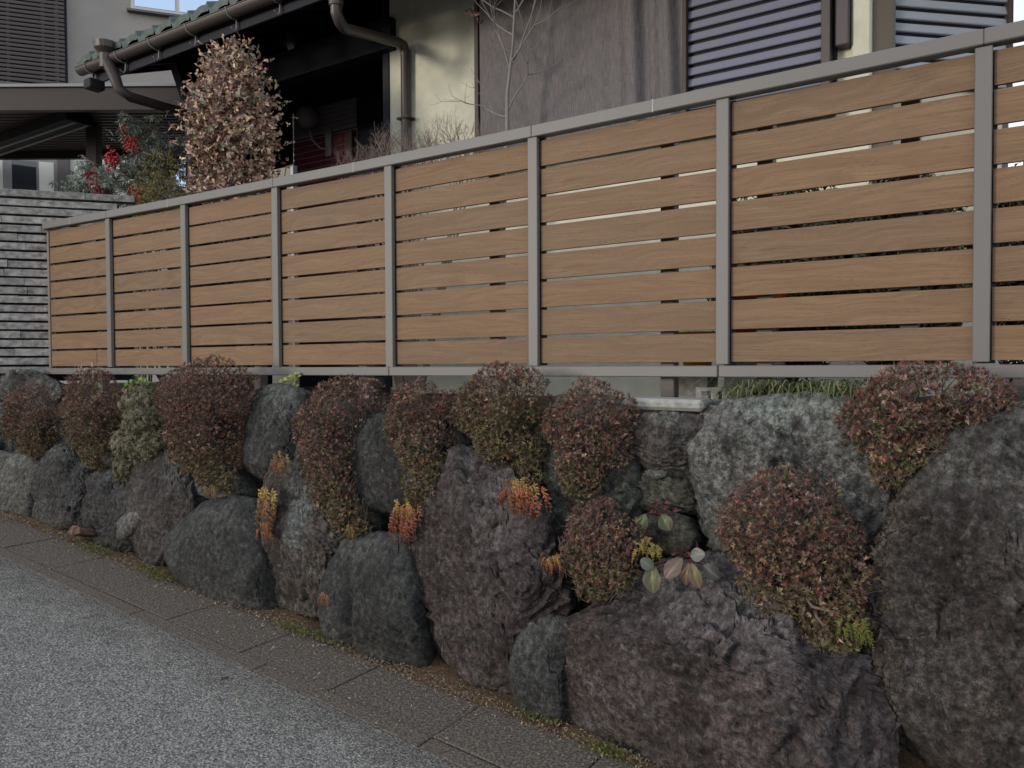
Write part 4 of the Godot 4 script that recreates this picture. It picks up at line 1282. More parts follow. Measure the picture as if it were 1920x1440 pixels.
func bergenias() -> void:
	rng.seed = 838
	var green0 := Vector3(.085, .115, .04)
	var defs := [
		["green leaved bergenia pair beneath the layered rock", Vector3(-1.165, 0.885, 0.37), [
			[Vector3(-1.19, 0.885, 0.40), Vector3(-0.28, -0.95, 0.35), .085, .062, green0, Vector3(.13, .13, .06)],
			[Vector3(-1.12, 0.89, 0.40), Vector3(0.6, -0.75, 0.45), .085, .07, Vector3(.07, .11, .03), Vector3(.12, .1, .075)]], 0.03],
		["bergenia with pink, brown and olive leaves on the top of the widest boulder", Vector3(-1.0, 0.745, 0.46), [
			[Vector3(-1.10, 0.715, 0.49), Vector3(0.12, -0.9, 0.5), .125, .085, Vector3(.12, .13, .035), Vector3(.16, .15, .09)],
			[Vector3(-0.975, 0.755, 0.49), Vector3(-0.55, -0.65, 0.6), .115, .075, Vector3(.26, .17, .14), Vector3(.2, .12, .115)],
			[Vector3(-0.945, 0.745, 0.50), Vector3(-0.12, -0.92, 0.4), .1, .045, Vector3(.2, .09, .06), Vector3(.15, .075, .06)],
			[Vector3(-0.935, 0.745, 0.50), Vector3(0.38, -0.88, 0.4), .11, .055, Vector3(.2, .17, .07), Vector3(.24, .15, .12)],
			[Vector3(-1.09, 0.70, 0.50), Vector3(-0.6, 0.55, 0.5), .07, .055, Vector3(.2, .215, .2), Vector3(.17, .18, .17)],
			[Vector3(-0.955, 0.76, 0.46), Vector3(0.85, 0.35, 0.45), .075, .06, Vector3(.27, .29, .26), Vector3(.25, .26, .24)],
			[Vector3(-0.90, 0.735, 0.47), Vector3(0.75, -0.45, 0.2), .085, .06, Vector3(.11, .1, .1), Vector3(.09, .08, .085)]], 0.08]]
	for d in defs:
		var o := thing("bergenia", d[0], "plant", d[1], 0.0)
		for l in d[2]:
			var z: Vector3 = l[1].normalized()
			var up := Vector3(0, 0.35, 0.95)
			var x := up.cross(z).normalized()
			put("leaf", broad_leaf(l[2] * 0.85, l[3] * 0.85, 0.3, l[4] * 0.48, l[5] * 0.48), M.leafy_smooth, o, l[0] - d[1] + Vector3(0, 0.01, d[3]), Basis(x, z.cross(x), z))
			var st := begin()
			tube(st, [Vector3(0, -0.01, -0.04), (l[0] - d[1]) * 0.6 + Vector3(0, 0.008, d[3] * 0.8), l[0] - d[1] + Vector3(0, 0.01, d[3])], [0.005, 0.004, 0.003], 6, false)
			put("stalk", st.commit(), M.stalk, o)
		var cr := begin()
		for i in 16: leaf(cr, facing((rv() + Vector3(0, 0.3, 0.8)).normalized(), rng.randf() * 6.0, 1.0), rv() * Vector3(0.05, 0.03, 0.02) + Vector3(0.02, 0.02, d[3] - 0.03), 0.035, 0.016, 0.8, 0.6)
		put("crown", cr.commit(), M.stalk, o)

func blades(called: String, label: String, category: String, at: Vector3, w: float, d: float, h: float, n: int, bend: float, c0: Vector3, c1: Vector3, sd: int) -> void:
	rng.seed = sd
	var o := thing(called, label, category, at)
	var st := begin()
	for i in n:
		var p := Vector3(rng.randf_range(-w, w), 0, rng.randf_range(-d, d))
		var a := rng.randf() * TAU
		var dir := Vector3(cos(a), 0, sin(a)) * bend * rng.randf_range(0.3, 1.0)
		var c := c0.lerp(c1, rng.randf())
		var hh := h * rng.randf_range(0.5, 1.0)
		var q := [p, p + dir * hh * 0.35 + Vector3(0, hh * 0.7, 0), p + dir * hh * 0.9 + Vector3(0, hh * 0.75, 0), p + dir * hh * 1.35 + Vector3(0, hh * 0.4, 0)]
		var side := Vector3(-sin(a), 0, cos(a))
		for k in 3:
			st.set_color(Color(c.x, c.y, c.z))
			var w0: float = [0.003, 0.0035, 0.003, 0.0006][k]
			var w1: float = [0.003, 0.0035, 0.003, 0.0006][k + 1]
			quad(st, q[k] - side * w0, q[k + 1] - side * w1, q[k + 1] + side * w1, q[k] + side * w0, Vector3.UP + dir * -0.3 + Vector3(0, 0, 0.3))
	put("blades", st.commit(), M.leafy, o).set_meta("kind", "stuff")

func small_things() -> void:
	# dwarf grass and things under the bottom rail
	blades("dwarf_grass", "dark green arching grass clump under the bottom rail above the lichen topped boulder", "grass plant", Vector3(-0.66, 1.33, 0.03), 0.28, 0.1, 0.17, 520, 1.7, Vector3(.07, .095, .04), Vector3(.19, .2, .1), 901)
	blades("weed", "thin pale green weed standing before the widest boulder near the huge one", "weed", Vector3(-0.33, -0.11, 0.70), 0.02, 0.015, 0.36, 16, 0.12, Vector3(.2, .24, .13), Vector3(.28, .32, .18), 904)
	blades("dry_stalks", "pale dry stalks sticking up behind the second azalea", "weed", Vector3(-6.0, 1.42, 0.2), 0.07, 0.03, 0.17, 12, 0.4, Vector3(.4, .36, .27), Vector3(.5, .45, .36), 905)
	blades("dry_stalks", "two tall tan dry stems in front of the leftmost fence bay", "weed", Vector3(-5.86, 1.42, 0.2), 0.07, 0.02, 0.36, 4, 0.12, Vector3(.35, .25, .17), Vector3(.4, .3, .2), 906)
	for g in [["bright green leafy plant under the fence left of the largest azalea", Vector3(-5.35, 1.36, 0.14), 0.12, 907, Vector3(.1, .2, .04), Vector3(.2, .34, .08)], ["small yellow green plant under the fence above the blue black rock", Vector3(-3.82, 1.37, 0.06), 0.07, 908, Vector3(.26, .3, .07), Vector3(.34, .36, .1)]]:
		rng.seed = g[3]
		var o := thing("leafy_plant", g[0], "plant", g[1])
		for i in 22:
			var st := begin()
			leaf(st, facing((Vector3.UP + rv() * 0.8 + Vector3(0, 0, 0.5)).normalized(), rng.randf() * TAU, 1.0), Vector3(rng.randf_range(-1, 1) * g[2], rng.randf_range(0.0, 0.09), rng.randf_range(-0.04, 0.05)), 0.05, 0.028, 0.4, 0.3, Color(lerpf(g[4].x, g[5].x, rng.randf()), lerpf(g[4].y, g[5].y, rng.randf()), g[4].z), 3)
			put("leaf", st.commit(), M.leafy, o)
	# cast concrete
	var slab := put("concrete_slab", box_mesh(Vector3(0.37, 0.05, 0.2), 0.016), M.concrete, self, Vector3(-1.205, 1.343, 0.14), Basis(Vector3.UP, 0.06) * Basis(Vector3.BACK, -0.01))
	tag(slab, "pale concrete slab lying on the log shaped rock", "slab")
	var blk := CSGBox3D.new()
	blk.size = Vector3(0.19, 0.075, 0.1)
	blk.material = M.concrete
	for h in [[-0.06, 0.05, 0.04], [0.002, 0.02, 0.036], [0.058, 0.048, 0.044]]:
		var cut := CSGBox3D.new()
		cut.size = Vector3(h[1], h[2], 0.3)
		cut.position = Vector3(h[0], 0.002, 0)
		cut.operation = CSGShape3D.OPERATION_SUBTRACTION
		blk.add_child(cut, true)
	blk.name = "concrete_block"
	add_child(blk)
	blk.position = Vector3(-1.05, 1.375, -0.08)
	blk.rotation.y = 0.5
	tag(blk, "hollow concrete block with three holes behind the pale slab", "concrete block")
	var pot := begin()
	lathe(pot, [Vector2(0, 0), Vector2(0.1, 0), Vector2(0.14, 0.24), Vector2(0.15, 0.24), Vector2(0.15, 0.27), Vector2(0.13, 0.27), Vector2(0.12, 0.2), Vector2(0, 0.2)], 20)
	for p in [["red pot glimpsed through the slats right of the third post", Vector3(-1.0, 1.60, -0.5), M.red_plastic, 1.0], ["yellow pot glimpsed through the lowest fence gap", Vector3(-1.3, 1.5, -0.5), M.yellow_plastic, 0.7]]:
		var stand := put("flower_pot", pot.commit(), p[2], self, p[1], Basis().scaled(Vector3.ONE * p[3]))
		tag(stand, p[0], "flower pot")
		boxat("pot_stand", Vector3(-0.12, 1.3 - p[1].y, -0.12), Vector3(0.12, -0.001, 0.12), M.concrete, stand)
	# litter, moss and chippings along the foot of the wall
	rng.seed = 990
	var spots := []
	var cols := []
	for i in 9000:
		var x := rng.randf_range(-7.6, 0.4)
		var z := 0.665 + rng.randfn() * 0.05
		if rng.randf() < 0.2: z = rng.randf_range(0.6, 1.15)
		if z < 0.52: continue
		spots.append(Transform3D(facing((Vector3.UP + rv() * 0.4), rng.randf() * TAU, rng.randf_range(0.3, 1.0)), Vector3(x, ground_y(x) + 0.006 + rng.randf() * 0.006, z)))
		var c: Vector3 = [Vector3(.28, .2, .14), Vector3(.2, .15, .11), Vector3(.38, .3, .21), Vector3(.16, .14, .12), Vector3(.24, .15, .1)][rng.randi() % 5]
		cols.append(Color(c.x, c.y, c.z))
	many("leaf_litter", shared.flake, M.leafy, spots, cols)
	spots = []
	cols = []
	for c in [[-5.0, 0.68, 0.09], [-4.35, 0.68, 0.1], [-4.25, 0.7, 0.07], [-2.8, 0.67, 0.07], [-1.6, 0.62, 0.05], [-1.25, 0.68, 0.05], [-3.05, 0.69, 0.07]]:
		for i in 170:
			var d := Vector3(rng.randfn() * c[2], 0, rng.randfn() * 0.025)
			spots.append(Transform3D(facing((Vector3.UP + rv() * 0.7), rng.randf() * TAU, rng.randf_range(0.4, 0.9)), Vector3(c[0], 0.004 + rng.randf() * 0.02, c[1]) + d + Vector3(0, ground_y(c[0] + d.x), 0)))
			var g := rng.randf_range(0.7, 1.3)
			var k := Vector3(.13, .135, .045) if rng.randf() < 0.7 else Vector3(.22, .23, .07)
			cols.append(Color(k.x * g, k.y * g, k.z * g))
	many("moss", shared.rosette, M.leafy, spots, cols)
	for s in [["dark leaf scrap lying on the asphalt near the gutter", Vector3(-2.87, 0, 1.26), Vector3(.09, .08, .075)], ["pale twig scrap lying on the asphalt beyond the leaf scrap", Vector3(-2.68, 0, 1.34), Vector3(.3, .27, .22)]]:
		var st := begin()
		for i in 4: leaf(st, facing((Vector3.UP + rv() * 0.7), rng.randf() * TAU, 1.0), rv() * 0.012 + Vector3(0, 0.014, 0), 0.035, 0.016, 0.5, 0.4, Color(s[2].x, s[2].y, s[2].z) * rng.randf_range(0.6, 1.6))
		tag(put("leaf_scrap", st.commit(), M.leafy, self, s[1] + Vector3(0, ground_y(s[1].x), 0)), s[0], "leaf")

func _ready() -> void:
	# camera, sky, sun, exposure
	var cam := Camera3D.new()
	cam.name = "camera"
	cam.position = Vector3(0.1087, 1.5187, 3.437)
	cam.basis = Basis(Vector3.UP, 0.5788) * Basis(Vector3.RIGHT, -0.0241) * Basis(Vector3.BACK, -0.0047)
	cam.fov = 52.81
	cam.near = 0.05
	cam.far = 900.0
	add_child(cam)
	cam.current = true
	var env := Environment.new()
	env.background_mode = Environment.BG_SKY
	var sm := ProceduralSkyMaterial.new()
	sm.sky_top_color = Color(0.69, 0.72, 0.765)
	sm.sky_horizon_color = Color(0.87, 0.875, 0.87)
	sm.sky_curve = 0.2
	sm.ground_bottom_color = Color(0.28, 0.27, 0.26)
	sm.ground_horizon_color = Color(0.5, 0.5, 0.5)
	sm.sun_angle_max = 12.0
	env.sky = Sky.new()
	env.sky.sky_material = sm
	env.background_energy_multiplier = 1.42
	env.tonemap_mode = Environment.TONE_MAPPER_LINEAR
	env.tonemap_exposure = 1.3
	env.sdfgi_enabled = true
	env.ssao_enabled = true
	env.ssil_enabled = true
	var we := WorldEnvironment.new()
	we.name = "environment"
	we.environment = env
	add_child(we)
	var sun := DirectionalLight3D.new()
	sun.name = "sun"
	sun.light_energy = 0.4
	sun.light_angular_distance = 12.0
	sun.light_color = Color(1.0, 0.95, 0.88)
	sun.shadow_enabled = true
	add_child(sun)
	sun.look_at_from_position(Vector3(-0.45, 0.135, 0.85), Vector3.ZERO)

	make_materials()
	mat("leafy_smooth", Color.WHITE, 0.45, {"vc": 1, "two": true, "back": Color(0.2, 0.2, 0.12), "spec": 0.45})
	mat("stalk", L(0.11, 0.03, 0.045), 0.55)
	mat("twig_pale", L(0.26, 0.2, 0.175), 0.85)
	shared.rosette = rosette_mesh()
	var st := begin()
	rng.seed = 12
	leaf(st, Basis(), Vector3(0, 0, -0.02), 0.05, 0.036, 0.8, 0.6, Color.WHITE, 4)
	leaf(st, Basis(Vector3.UP, 2.1), Vector3(0.01, 0.006, 0), 0.04, 0.026, -0.6, 0.5, Color(0.85, 0.8, 0.8), 3)
	shared.curled = st.commit()
	st = begin()
	for i in 5: leaf(st, Basis(Vector3.UP, (i - 2) * 0.75) * Basis(Vector3.RIGHT, 0.2 * (i % 2)), Vector3(0, 0, 0), 0.06, 0.014, 0.35, 0.3, Color.WHITE, 2)
	shared.narrow = st.commit()
	st = begin()
	leaf(st, Basis(), Vector3(0, 0, -0.01), 0.022, 0.009, 0.4, 0.5)
	shared.flake = st.commit()

	setting()
	rock("dark", "huge dark boulder with rough layered left edge at the right end", [Vector2(-0.080, 1.277), Vector2(0.018, 1.329), Vector2(0.145, 1.344), Vector2(0.310, 1.303), Vector2(0.419, 1.054), Vector2(0.436, 0.506), Vector2(0.354, 0.165), Vector2(0.112, -0.018), Vector2(-0.154, -0.033), Vector2(-0.273, 0.095), Vector2(-0.299, 0.306), Vector2(-0.330, 0.508), Vector2(-0.327, 0.670), Vector2(-0.304, 0.838), Vector2(-0.251, 0.983), Vector2(-0.162, 1.151)], 0.020, 0.160, 0.25, 2, 11)
	rock("purple", "wide purple grey boulder with pale veins on its top slope", [Vector2(-1.486, 0.390), Vector2(-1.367, 0.521), Vector2(-1.216, 0.668), Vector2(-1.079, 0.740), Vector2(-0.820, 0.759), Vector2(-0.643, 0.611), Vector2(-0.482, 0.490), Vector2(-0.303, 0.469), Vector2(-0.230, 0.347), Vector2(-0.238, 0.132), Vector2(-0.309, -0.094), Vector2(-0.884, -0.220), Vector2(-1.160, -0.074), Vector2(-1.431, -0.005), Vector2(-1.522, 0.153)], 0.050, 0.200, 0.15, 2, 18)
	rock("grey", "broad grey boulder with pale lichen along its flat top edge", [Vector2(-1.023, 1.317), Vector2(-0.808, 1.352), Vector2(-0.636, 1.367), Vector2(-0.433, 1.354), Vector2(-0.296, 1.277), Vector2(-0.233, 1.084), Vector2(-0.263, 0.929), Vector2(-0.290, 0.739), Vector2(-0.585, 0.661), Vector2(-0.904, 0.729), Vector2(-1.024, 0.841), Vector2(-1.073, 1.022), Vector2(-1.063, 1.202)], -0.020, 0.130, 0.90, 2, 25)
	rock("strata", "brown log shaped rock with horizontal layers under the pale concrete slab", [Vector2(-1.412, 1.237), Vector2(-1.263, 1.289), Vector2(-1.018, 1.290), Vector2(-0.979, 1.253), Vector2(-1.048, 1.139), Vector2(-1.056, 1.043), Vector2(-1.207, 1.053), Vector2(-1.338, 1.090), Vector2(-1.407, 1.166)], 0.020, 0.100, 0.30, 1, 32)
	rock("olive", "mossy olive layered rock in the shade under the log shaped rock", [Vector2(-1.403, 1.041), Vector2(-1.234, 1.041), Vector2(-1.058, 1.002), Vector2(-1.034, 0.889), Vector2(-1.212, 0.873), Vector2(-1.384, 0.914)], -0.050, 0.070, 0.10, 1, 39)
	rock("olive", "small mossy stone between the two green leaves and the yellow fern", [Vector2(-1.283, 0.839), Vector2(-1.188, 0.875), Vector2(-1.066, 0.860), Vector2(-1.023, 0.793), Vector2(-1.060, 0.714), Vector2(-1.217, 0.717)], -0.050, 0.060, 0.00, 0, 46)
	rock("purple", "tall dark purple boulder leaning left in the middle of the wall", [Vector2(-2.238, 1.086), Vector2(-2.059, 1.063), Vector2(-1.804, 0.938), Vector2(-1.710, 0.827), Vector2(-1.607, 0.642), Vector2(-1.537, 0.430), Vector2(-1.666, 0.366), Vector2(-1.700, 0.187), Vector2(-1.714, 0.052), Vector2(-1.912, 0.056), Vector2(-2.230, 0.109), Vector2(-2.335, 0.236), Vector2(-2.421, 0.517), Vector2(-2.398, 0.749), Vector2(-2.309, 0.964)], 0.030, 0.170, 0.10, 2, 53)
	rock("bluegreen", "tall blue green boulder half hidden behind the two stacked azaleas", [Vector2(-1.835, 1.307), Vector2(-1.681, 1.362), Vector2(-1.367, 1.319), Vector2(-1.297, 1.004), Vector2(-1.267, 0.606), Vector2(-1.478, 0.402), Vector2(-1.573, 0.443), Vector2(-1.666, 0.739), Vector2(-1.786, 0.968)], -0.030, 0.100, 0.50, 1, 60)
	rock("slate", "small slate grey stone wedged between the leaning boulder and the widest boulder", [Vector2(-1.719, 0.354), Vector2(-1.618, 0.405), Vector2(-1.486, 0.406), Vector2(-1.486, 0.331), Vector2(-1.516, 0.200), Vector2(-1.492, 0.019), Vector2(-1.613, 0.014), Vector2(-1.722, 0.065), Vector2(-1.765, 0.164)], 0.030, 0.080, 0.10, 1, 67)
	rock("slate", "smooth grey green boulder with a vertical groove under an orange fern", [Vector2(-2.857, 0.575), Vector2(-2.649, 0.632), Vector2(-2.455, 0.640), Vector2(-2.362, 0.426), Vector2(-2.290, 0.154), Vector2(-2.419, 0.108), Vector2(-2.601, 0.117), Vector2(-2.901, 0.133), Vector2(-2.945, 0.216), Vector2(-2.946, 0.399)], 0.030, 0.140, 0.10, 1, 74)
	rock("brown", "tall brown rock slab with pale patch and jagged lower right edge", [Vector2(-3.551, 0.938), Vector2(-3.353, 0.920), Vector2(-3.066, 0.753), Vector2(-2.915, 0.602), Vector2(-2.899, 0.496), Vector2(-2.982, 0.360), Vector2(-3.015, 0.184), Vector2(-3.151, 0.164), Vector2(-3.362, 0.200), Vector2(-3.507, 0.381), Vector2(-3.590, 0.663), Vector2(-3.599, 0.873)], 0.020, 0.120, 0.20, 1, 81)
	rock("slate", "rounded charcoal boulder at the road edge with orange fern on its right", [Vector2(-4.233, 0.511), Vector2(-4.051, 0.666), Vector2(-3.826, 0.719), Vector2(-3.619, 0.706), Vector2(-3.451, 0.446), Vector2(-3.369, 0.245), Vector2(-3.542, 0.207), Vector2(-3.836, 0.220), Vector2(-4.176, 0.253), Vector2(-4.307, 0.332), Vector2(-4.315, 0.424)], 0.030, 0.150, 0.10, 1, 88)
	rock("dark", "dark upright block of rock below the largest azalea mound", [Vector2(-4.972, 0.919), Vector2(-4.567, 0.948), Vector2(-4.311, 0.806), Vector2(-4.209, 0.587), Vector2(-4.327, 0.427), Vector2(-4.345, 0.300), Vector2(-4.461, 0.255), Vector2(-4.783, 0.300), Vector2(-4.897, 0.541), Vector2(-4.959, 0.778)], 0.000, 0.120, 0.10, 1, 95)
	rock("strata_v", "dark ridged rock at far left, left side of the cracked pair", [Vector2(-6.088, 0.906), Vector2(-5.757, 0.884), Vector2(-5.509, 0.778), Vector2(-5.409, 0.638), Vector2(-5.401, 0.496), Vector2(-5.359, 0.346), Vector2(-6.099, 0.397), Vector2(-6.238, 0.575), Vector2(-6.132, 0.738)], 0.000, 0.100, 0.20, 1, 102)
	rock("strata_v", "dark ridged rock at far left, right side of the cracked pair", [Vector2(-5.470, 0.762), Vector2(-5.121, 0.774), Vector2(-4.850, 0.682), Vector2(-4.748, 0.455), Vector2(-4.843, 0.339), Vector2(-5.357, 0.342), Vector2(-5.408, 0.488), Vector2(-5.379, 0.634)], 0.000, 0.100, 0.20, 1, 109)
	rock("pale", "pale wedge of broken rock at the foot of the ridged rock", [Vector2(-4.825, 0.520), Vector2(-4.690, 0.588), Vector2(-4.620, 0.529), Vector2(-4.699, 0.440), Vector2(-4.810, 0.364), Vector2(-4.873, 0.406)], 0.080, 0.040, 0.30, 0, 116)
	rock("pale", "pale rough boulder at the left edge beside the road", [Vector2(-7.353, 0.661), Vector2(-6.898, 0.823), Vector2(-6.368, 0.811), Vector2(-6.088, 0.741), Vector2(-6.153, 0.601), Vector2(-6.109, 0.426), Vector2(-6.470, 0.382), Vector2(-7.078, 0.410)], 0.000, 0.100, 0.50, 1, 123)
	rock("grey", "grey boulder at the left edge behind the leftmost azalea", [Vector2(-8.067, 1.197), Vector2(-7.422, 1.257), Vector2(-7.145, 1.194), Vector2(-6.953, 1.023), Vector2(-6.827, 0.774), Vector2(-7.415, 0.654)], -0.030, 0.100, 0.20, 1, 130)
	rock("grey", "long flat grey stone carrying the stacked slab wall", [Vector2(-8.465, 1.467), Vector2(-7.625, 1.497), Vector2(-7.021, 1.483), Vector2(-6.737, 1.434), Vector2(-6.644, 1.316), Vector2(-6.771, 1.183), Vector2(-7.981, 1.105)], 0.000, 0.100, 0.50, 1, 137)
	rock("slate", "blue black rock between the largest azalea and the tall brown slab", [Vector2(-3.969, 1.344), Vector2(-3.783, 1.387), Vector2(-3.554, 1.351), Vector2(-3.527, 1.185), Vector2(-3.518, 0.997), Vector2(-3.579, 0.824), Vector2(-3.709, 0.774), Vector2(-3.890, 0.874), Vector2(-3.994, 1.069)], -0.020, 0.120, 0.30, 1, 144)
	rock("pale", "pale round stone tucked under the largest azalea mound", [Vector2(-4.389, 0.850), Vector2(-4.208, 0.901), Vector2(-3.965, 0.852), Vector2(-3.850, 0.744), Vector2(-4.094, 0.671), Vector2(-4.267, 0.720)], 0.000, 0.070, 0.30, 0, 151)
	rock("slate", "dark egg shaped boulder between two azaleas above an orange fern", [Vector2(-3.094, 1.170), Vector2(-2.950, 1.265), Vector2(-2.702, 1.228), Vector2(-2.420, 1.114), Vector2(-2.292, 0.882), Vector2(-2.426, 0.734), Vector2(-2.633, 0.704), Vector2(-2.841, 0.766), Vector2(-2.993, 0.869), Vector2(-3.094, 1.022)], -0.010, 0.130, 0.15, 1, 158)
	rock("dark", "narrow dark rock between the green topped azalea and its left neighbour", [Vector2(-2.548, 1.303), Vector2(-2.329, 1.364), Vector2(-2.224, 1.067), Vector2(-2.340, 0.980), Vector2(-2.457, 1.027)], -0.040, 0.080, 0.00, 0, 165)
	rock("slate", "dark rock in the gap behind the leftmost pair of azaleas", [Vector2(-6.708, 1.031), Vector2(-6.142, 1.134), Vector2(-5.371, 1.081), Vector2(-5.118, 0.796), Vector2(-5.515, 0.696), Vector2(-6.050, 0.737)], -0.060, 0.080, 0.00, 0, 172)
	rock("slate", "dark rock behind the tall azalea left of the egg shaped boulder", [Vector2(-3.783, 1.339), Vector2(-3.032, 1.290), Vector2(-2.826, 0.887), Vector2(-2.830, 0.525), Vector2(-3.118, 0.548), Vector2(-3.510, 0.899)], -0.080, 0.080, 0.00, 0, 179)
	rock("slate", "dark rock at right edge behind the top azalea", [Vector2(-0.361, 1.354), Vector2(-0.070, 1.391), Vector2(0.193, 1.368), Vector2(0.194, 1.238), Vector2(-0.134, 1.163), Vector2(-0.317, 1.233)], -0.060, 0.080, 0.20, 0, 186)
	rock("slate", "dark rock behind the rounded azalea beside the huge boulder", [Vector2(-0.727, 0.728), Vector2(-0.412, 0.806), Vector2(-0.246, 0.788), Vector2(-0.231, 0.408), Vector2(-0.350, 0.332), Vector2(-0.625, 0.486)], -0.080, 0.080, 0.00, 0, 193)
	rock("stone", "small pale oval pebble on the ledge under the log shaped rock", [Vector2(-1.246, 1.050), Vector2(-1.203, 1.062), Vector2(-1.158, 1.052), Vector2(-1.160, 1.036), Vector2(-1.203, 1.026), Vector2(-1.239, 1.033)], 0.020, 0.025, 0.00, 0, 200)
	rock("chip", "orange brown stone chip at the road edge under the ridged rocks", [Vector2(-5.333, 0.379), Vector2(-5.293, 0.431), Vector2(-5.223, 0.424), Vector2(-5.187, 0.391), Vector2(-5.266, 0.376)], 0.100, 0.030, 0.00, 0, 207)
	fence()
	slab_wall()
	house()
	neighbour()
	azalea("leftmost small azalea mound beside the flat grey stone", 0.45, 1.00, [Vector4(-6.453, 1.197, 0.372, 0.196), Vector4(-6.541, 1.048, 0.422, 0.138), Vector4(-6.178, 1.062, 0.414, 0.150), Vector4(-6.248, 0.938, 0.457, 0.110)], 101)
	azalea("second azalea from the left, tall with a green lower half", 0.50, 1.00, [Vector4(-5.625, 1.296, 0.327, 0.206), Vector4(-5.457, 1.090, 0.414, 0.207), Vector4(-5.313, 0.910, 0.458, 0.122), Vector4(-5.403, 1.204, 0.344, 0.148)], 102)
	azalea("largest azalea mound, burgundy, just right of the grey grass clump", 0.30, 1.00, [Vector4(-4.220, 1.299, 0.346, 0.278), Vector4(-4.527, 1.316, 0.310, 0.191), Vector4(-4.038, 1.325, 0.302, 0.181), Vector4(-4.151, 1.075, 0.418, 0.240), Vector4(-4.030, 0.885, 0.451, 0.132), Vector4(-3.899, 0.813, 0.454, 0.068)], 103)
	azalea("tall azalea spilling down left of the egg shaped boulder", 0.42, 1.00, [Vector4(-3.063, 1.283, 0.314, 0.178), Vector4(-3.225, 1.174, 0.344, 0.151), Vector4(-3.085, 1.034, 0.397, 0.165), Vector4(-3.015, 0.868, 0.446, 0.139), Vector4(-2.881, 0.726, 0.481, 0.103), Vector4(-2.771, 0.641, 0.495, 0.064), Vector4(-2.925, 1.344, 0.265, 0.102)], 104)
	azalea("azalea hanging over the right side of the egg shaped boulder", 0.55, 1.00, [Vector4(-2.532, 1.296, 0.297, 0.148), Vector4(-2.562, 1.199, 0.328, 0.139), Vector4(-2.424, 1.097, 0.364, 0.146), Vector4(-2.372, 0.942, 0.408, 0.123), Vector4(-2.410, 0.846, 0.426, 0.082), Vector4(-2.360, 1.313, 0.267, 0.079)], 105)
	azalea("green tinged azalea standing highest under the fence in the middle", 0.75, 1.00, [Vector4(-1.989, 1.337, 0.299, 0.195), Vector4(-2.120, 1.294, 0.294, 0.140), Vector4(-1.889, 1.376, 0.263, 0.128), Vector4(-1.965, 1.171, 0.337, 0.148), Vector4(-1.828, 1.102, 0.337, 0.086), Vector4(-1.787, 1.006, 0.356, 0.052)], 106)
	azalea("upper of the two stacked azaleas right of the leaning boulder", 0.30, 1.00, [Vector4(-1.507, 1.287, 0.301, 0.158), Vector4(-1.645, 1.233, 0.302, 0.108), Vector4(-1.388, 1.301, 0.273, 0.091), Vector4(-1.511, 1.121, 0.347, 0.137), Vector4(-1.528, 1.026, 0.366, 0.105), Vector4(-1.392, 1.149, 0.319, 0.085)], 107)
	azalea("lower of the two stacked azaleas, beside the yellow fern", 0.45, 1.00, [Vector4(-1.411, 0.811, 0.440, 0.123), Vector4(-1.418, 0.702, 0.476, 0.127), Vector4(-1.297, 0.779, 0.441, 0.099), Vector4(-1.383, 0.596, 0.495, 0.086), Vector4(-1.292, 0.650, 0.476, 0.085)], 108)
	azalea("round azalea with bare woody stems left of the huge boulder", 0.40, 1.10, [Vector4(-0.616, 0.909, 0.435, 0.217), Vector4(-0.730, 0.884, 0.420, 0.150), Vector4(-0.495, 0.870, 0.417, 0.136), Vector4(-0.598, 0.747, 0.468, 0.172), Vector4(-0.483, 0.686, 0.471, 0.134), Vector4(-0.408, 0.585, 0.484, 0.087), Vector4(-0.478, 0.565, 0.494, 0.096), Vector4(-0.382, 0.750, 0.430, 0.073)], 109)
	azalea("wide azalea at top right draped over the huge boulder", 0.35, 1.10, [Vector4(-0.229, 1.356, 0.278, 0.157), Vector4(-0.336, 1.303, 0.281, 0.121), Vector4(-0.112, 1.396, 0.253, 0.121), Vector4(-0.013, 1.398, 0.246, 0.101), Vector4(0.043, 1.389, 0.236, 0.064), Vector4(-0.243, 1.211, 0.306, 0.115), Vector4(-0.277, 1.131, 0.312, 0.063), Vector4(-0.176, 1.251, 0.286, 0.092)], 110)
	trailing("dry grey green trailing plant between the second and the largest azalea", [Vector4(-5.051, 1.249, 0.292, 0.128), Vector4(-4.919, 1.089, 0.356, 0.133), Vector4(-4.954, 0.945, 0.415, 0.117), Vector4(-4.968, 0.821, 0.465, 0.080), Vector4(-4.756, 0.973, 0.401, 0.093), Vector4(-5.111, 0.991, 0.398, 0.082)], Vector3(.165, .145, .09), Vector3(.09, .085, .045), 555)
	fern("large orange fern hanging on the right side of the leaning purple boulder", Vector3(-1.739, 0.895, 0.504), 0.228, 0.204, 0)
	fern("small orange fern low on the leaning boulder beside the blue green rock", Vector3(-1.550, 0.655, 0.579), 0.105, 0.096, 0)
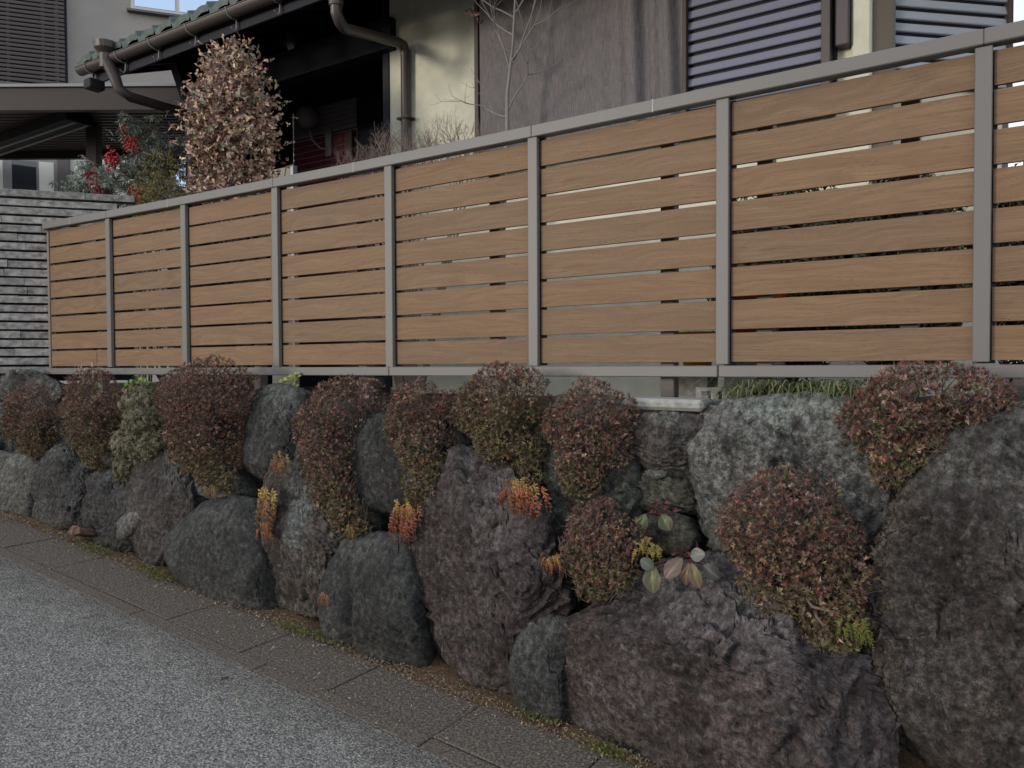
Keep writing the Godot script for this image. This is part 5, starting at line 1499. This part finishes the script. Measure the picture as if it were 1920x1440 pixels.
	fern("orange fern over the grooved grey green boulder", Vector3(-2.404, 0.736, 0.565), 0.162, 0.209, 0)
	fern("orange fern trailing on the right of the rounded charcoal boulder", Vector3(-3.391, 0.707, 0.591), 0.149, 0.232, 1)
	fern("orange brown fern under the blue black rock left of the brown slab", Vector3(-3.397, 0.959, 0.499), 0.121, 0.139, 1)
	fern("small orange fern at the road edge right of the brown slab", Vector3(-2.822, 0.329, 0.713), 0.081, 0.081, 0)
	fern("small orange brown fern tuft left above the charcoal boulder", Vector3(-3.907, 0.765, 0.578), 0.108, 0.095, 1)
	fern("red brown fern tip low on the charcoal boulder", Vector3(-3.367, 0.597, 0.630), 0.118, 0.106, 0)
	fern("orange fern tuft under the tall azalea beside the brown slab", Vector3(-2.745, 0.655, 0.598), 0.082, 0.093, 1)
	fern("yellow fern with drooping fronds above the widest boulder", Vector3(-1.134, 0.769, 0.537), 0.112, 0.097, 2)
	fern("yellow green fern under the round azalea beside the huge boulder", Vector3(-0.348, 0.587, 0.582), 0.121, 0.106, 3)
	red_leaf_shrub()
	nandina()
	soft_shrub("olive_shrub", "olive yellow fine leaved shrub between the nandina and the tall pinkish shrub", Vector3(-6.75, 1.34, -0.95), Vector3(0.36, 2.12, 0.3), Vector3(.34, .27, .075), Vector3(.22, .19, .07), 3400, shared.rosette, 331)
	soft_shrub("garden_shrub", "dark green shrub glimpsed through the slats right of the third post", Vector3(-0.95, 1.34, -0.95), Vector3(0.42, 1.12, 0.3), Vector3(.07, .085, .035), Vector3(.16, .15, .08), 2600, shared.narrow, 332)
	soft_shrub("garden_shrub", "dark green shrub glimpsed through the slats left of the rightmost post", Vector3(-0.35, 1.34, -0.7), Vector3(0.3, 1.05, 0.25), Vector3(.06, .075, .03), Vector3(.15, .14, .075), 1800, shared.narrow, 333)
	soft_shrub("garden_shrub", "dark hedge shrub glimpsed through the rightmost fence bay", Vector3(0.65, 1.12, -1.3), Vector3(0.8, 1.5, 0.35), Vector3(.06, .07, .03), Vector3(.13, .12, .065), 6500, shared.narrow, 334)
	bare_plants()
	bergenias()
	small_things()
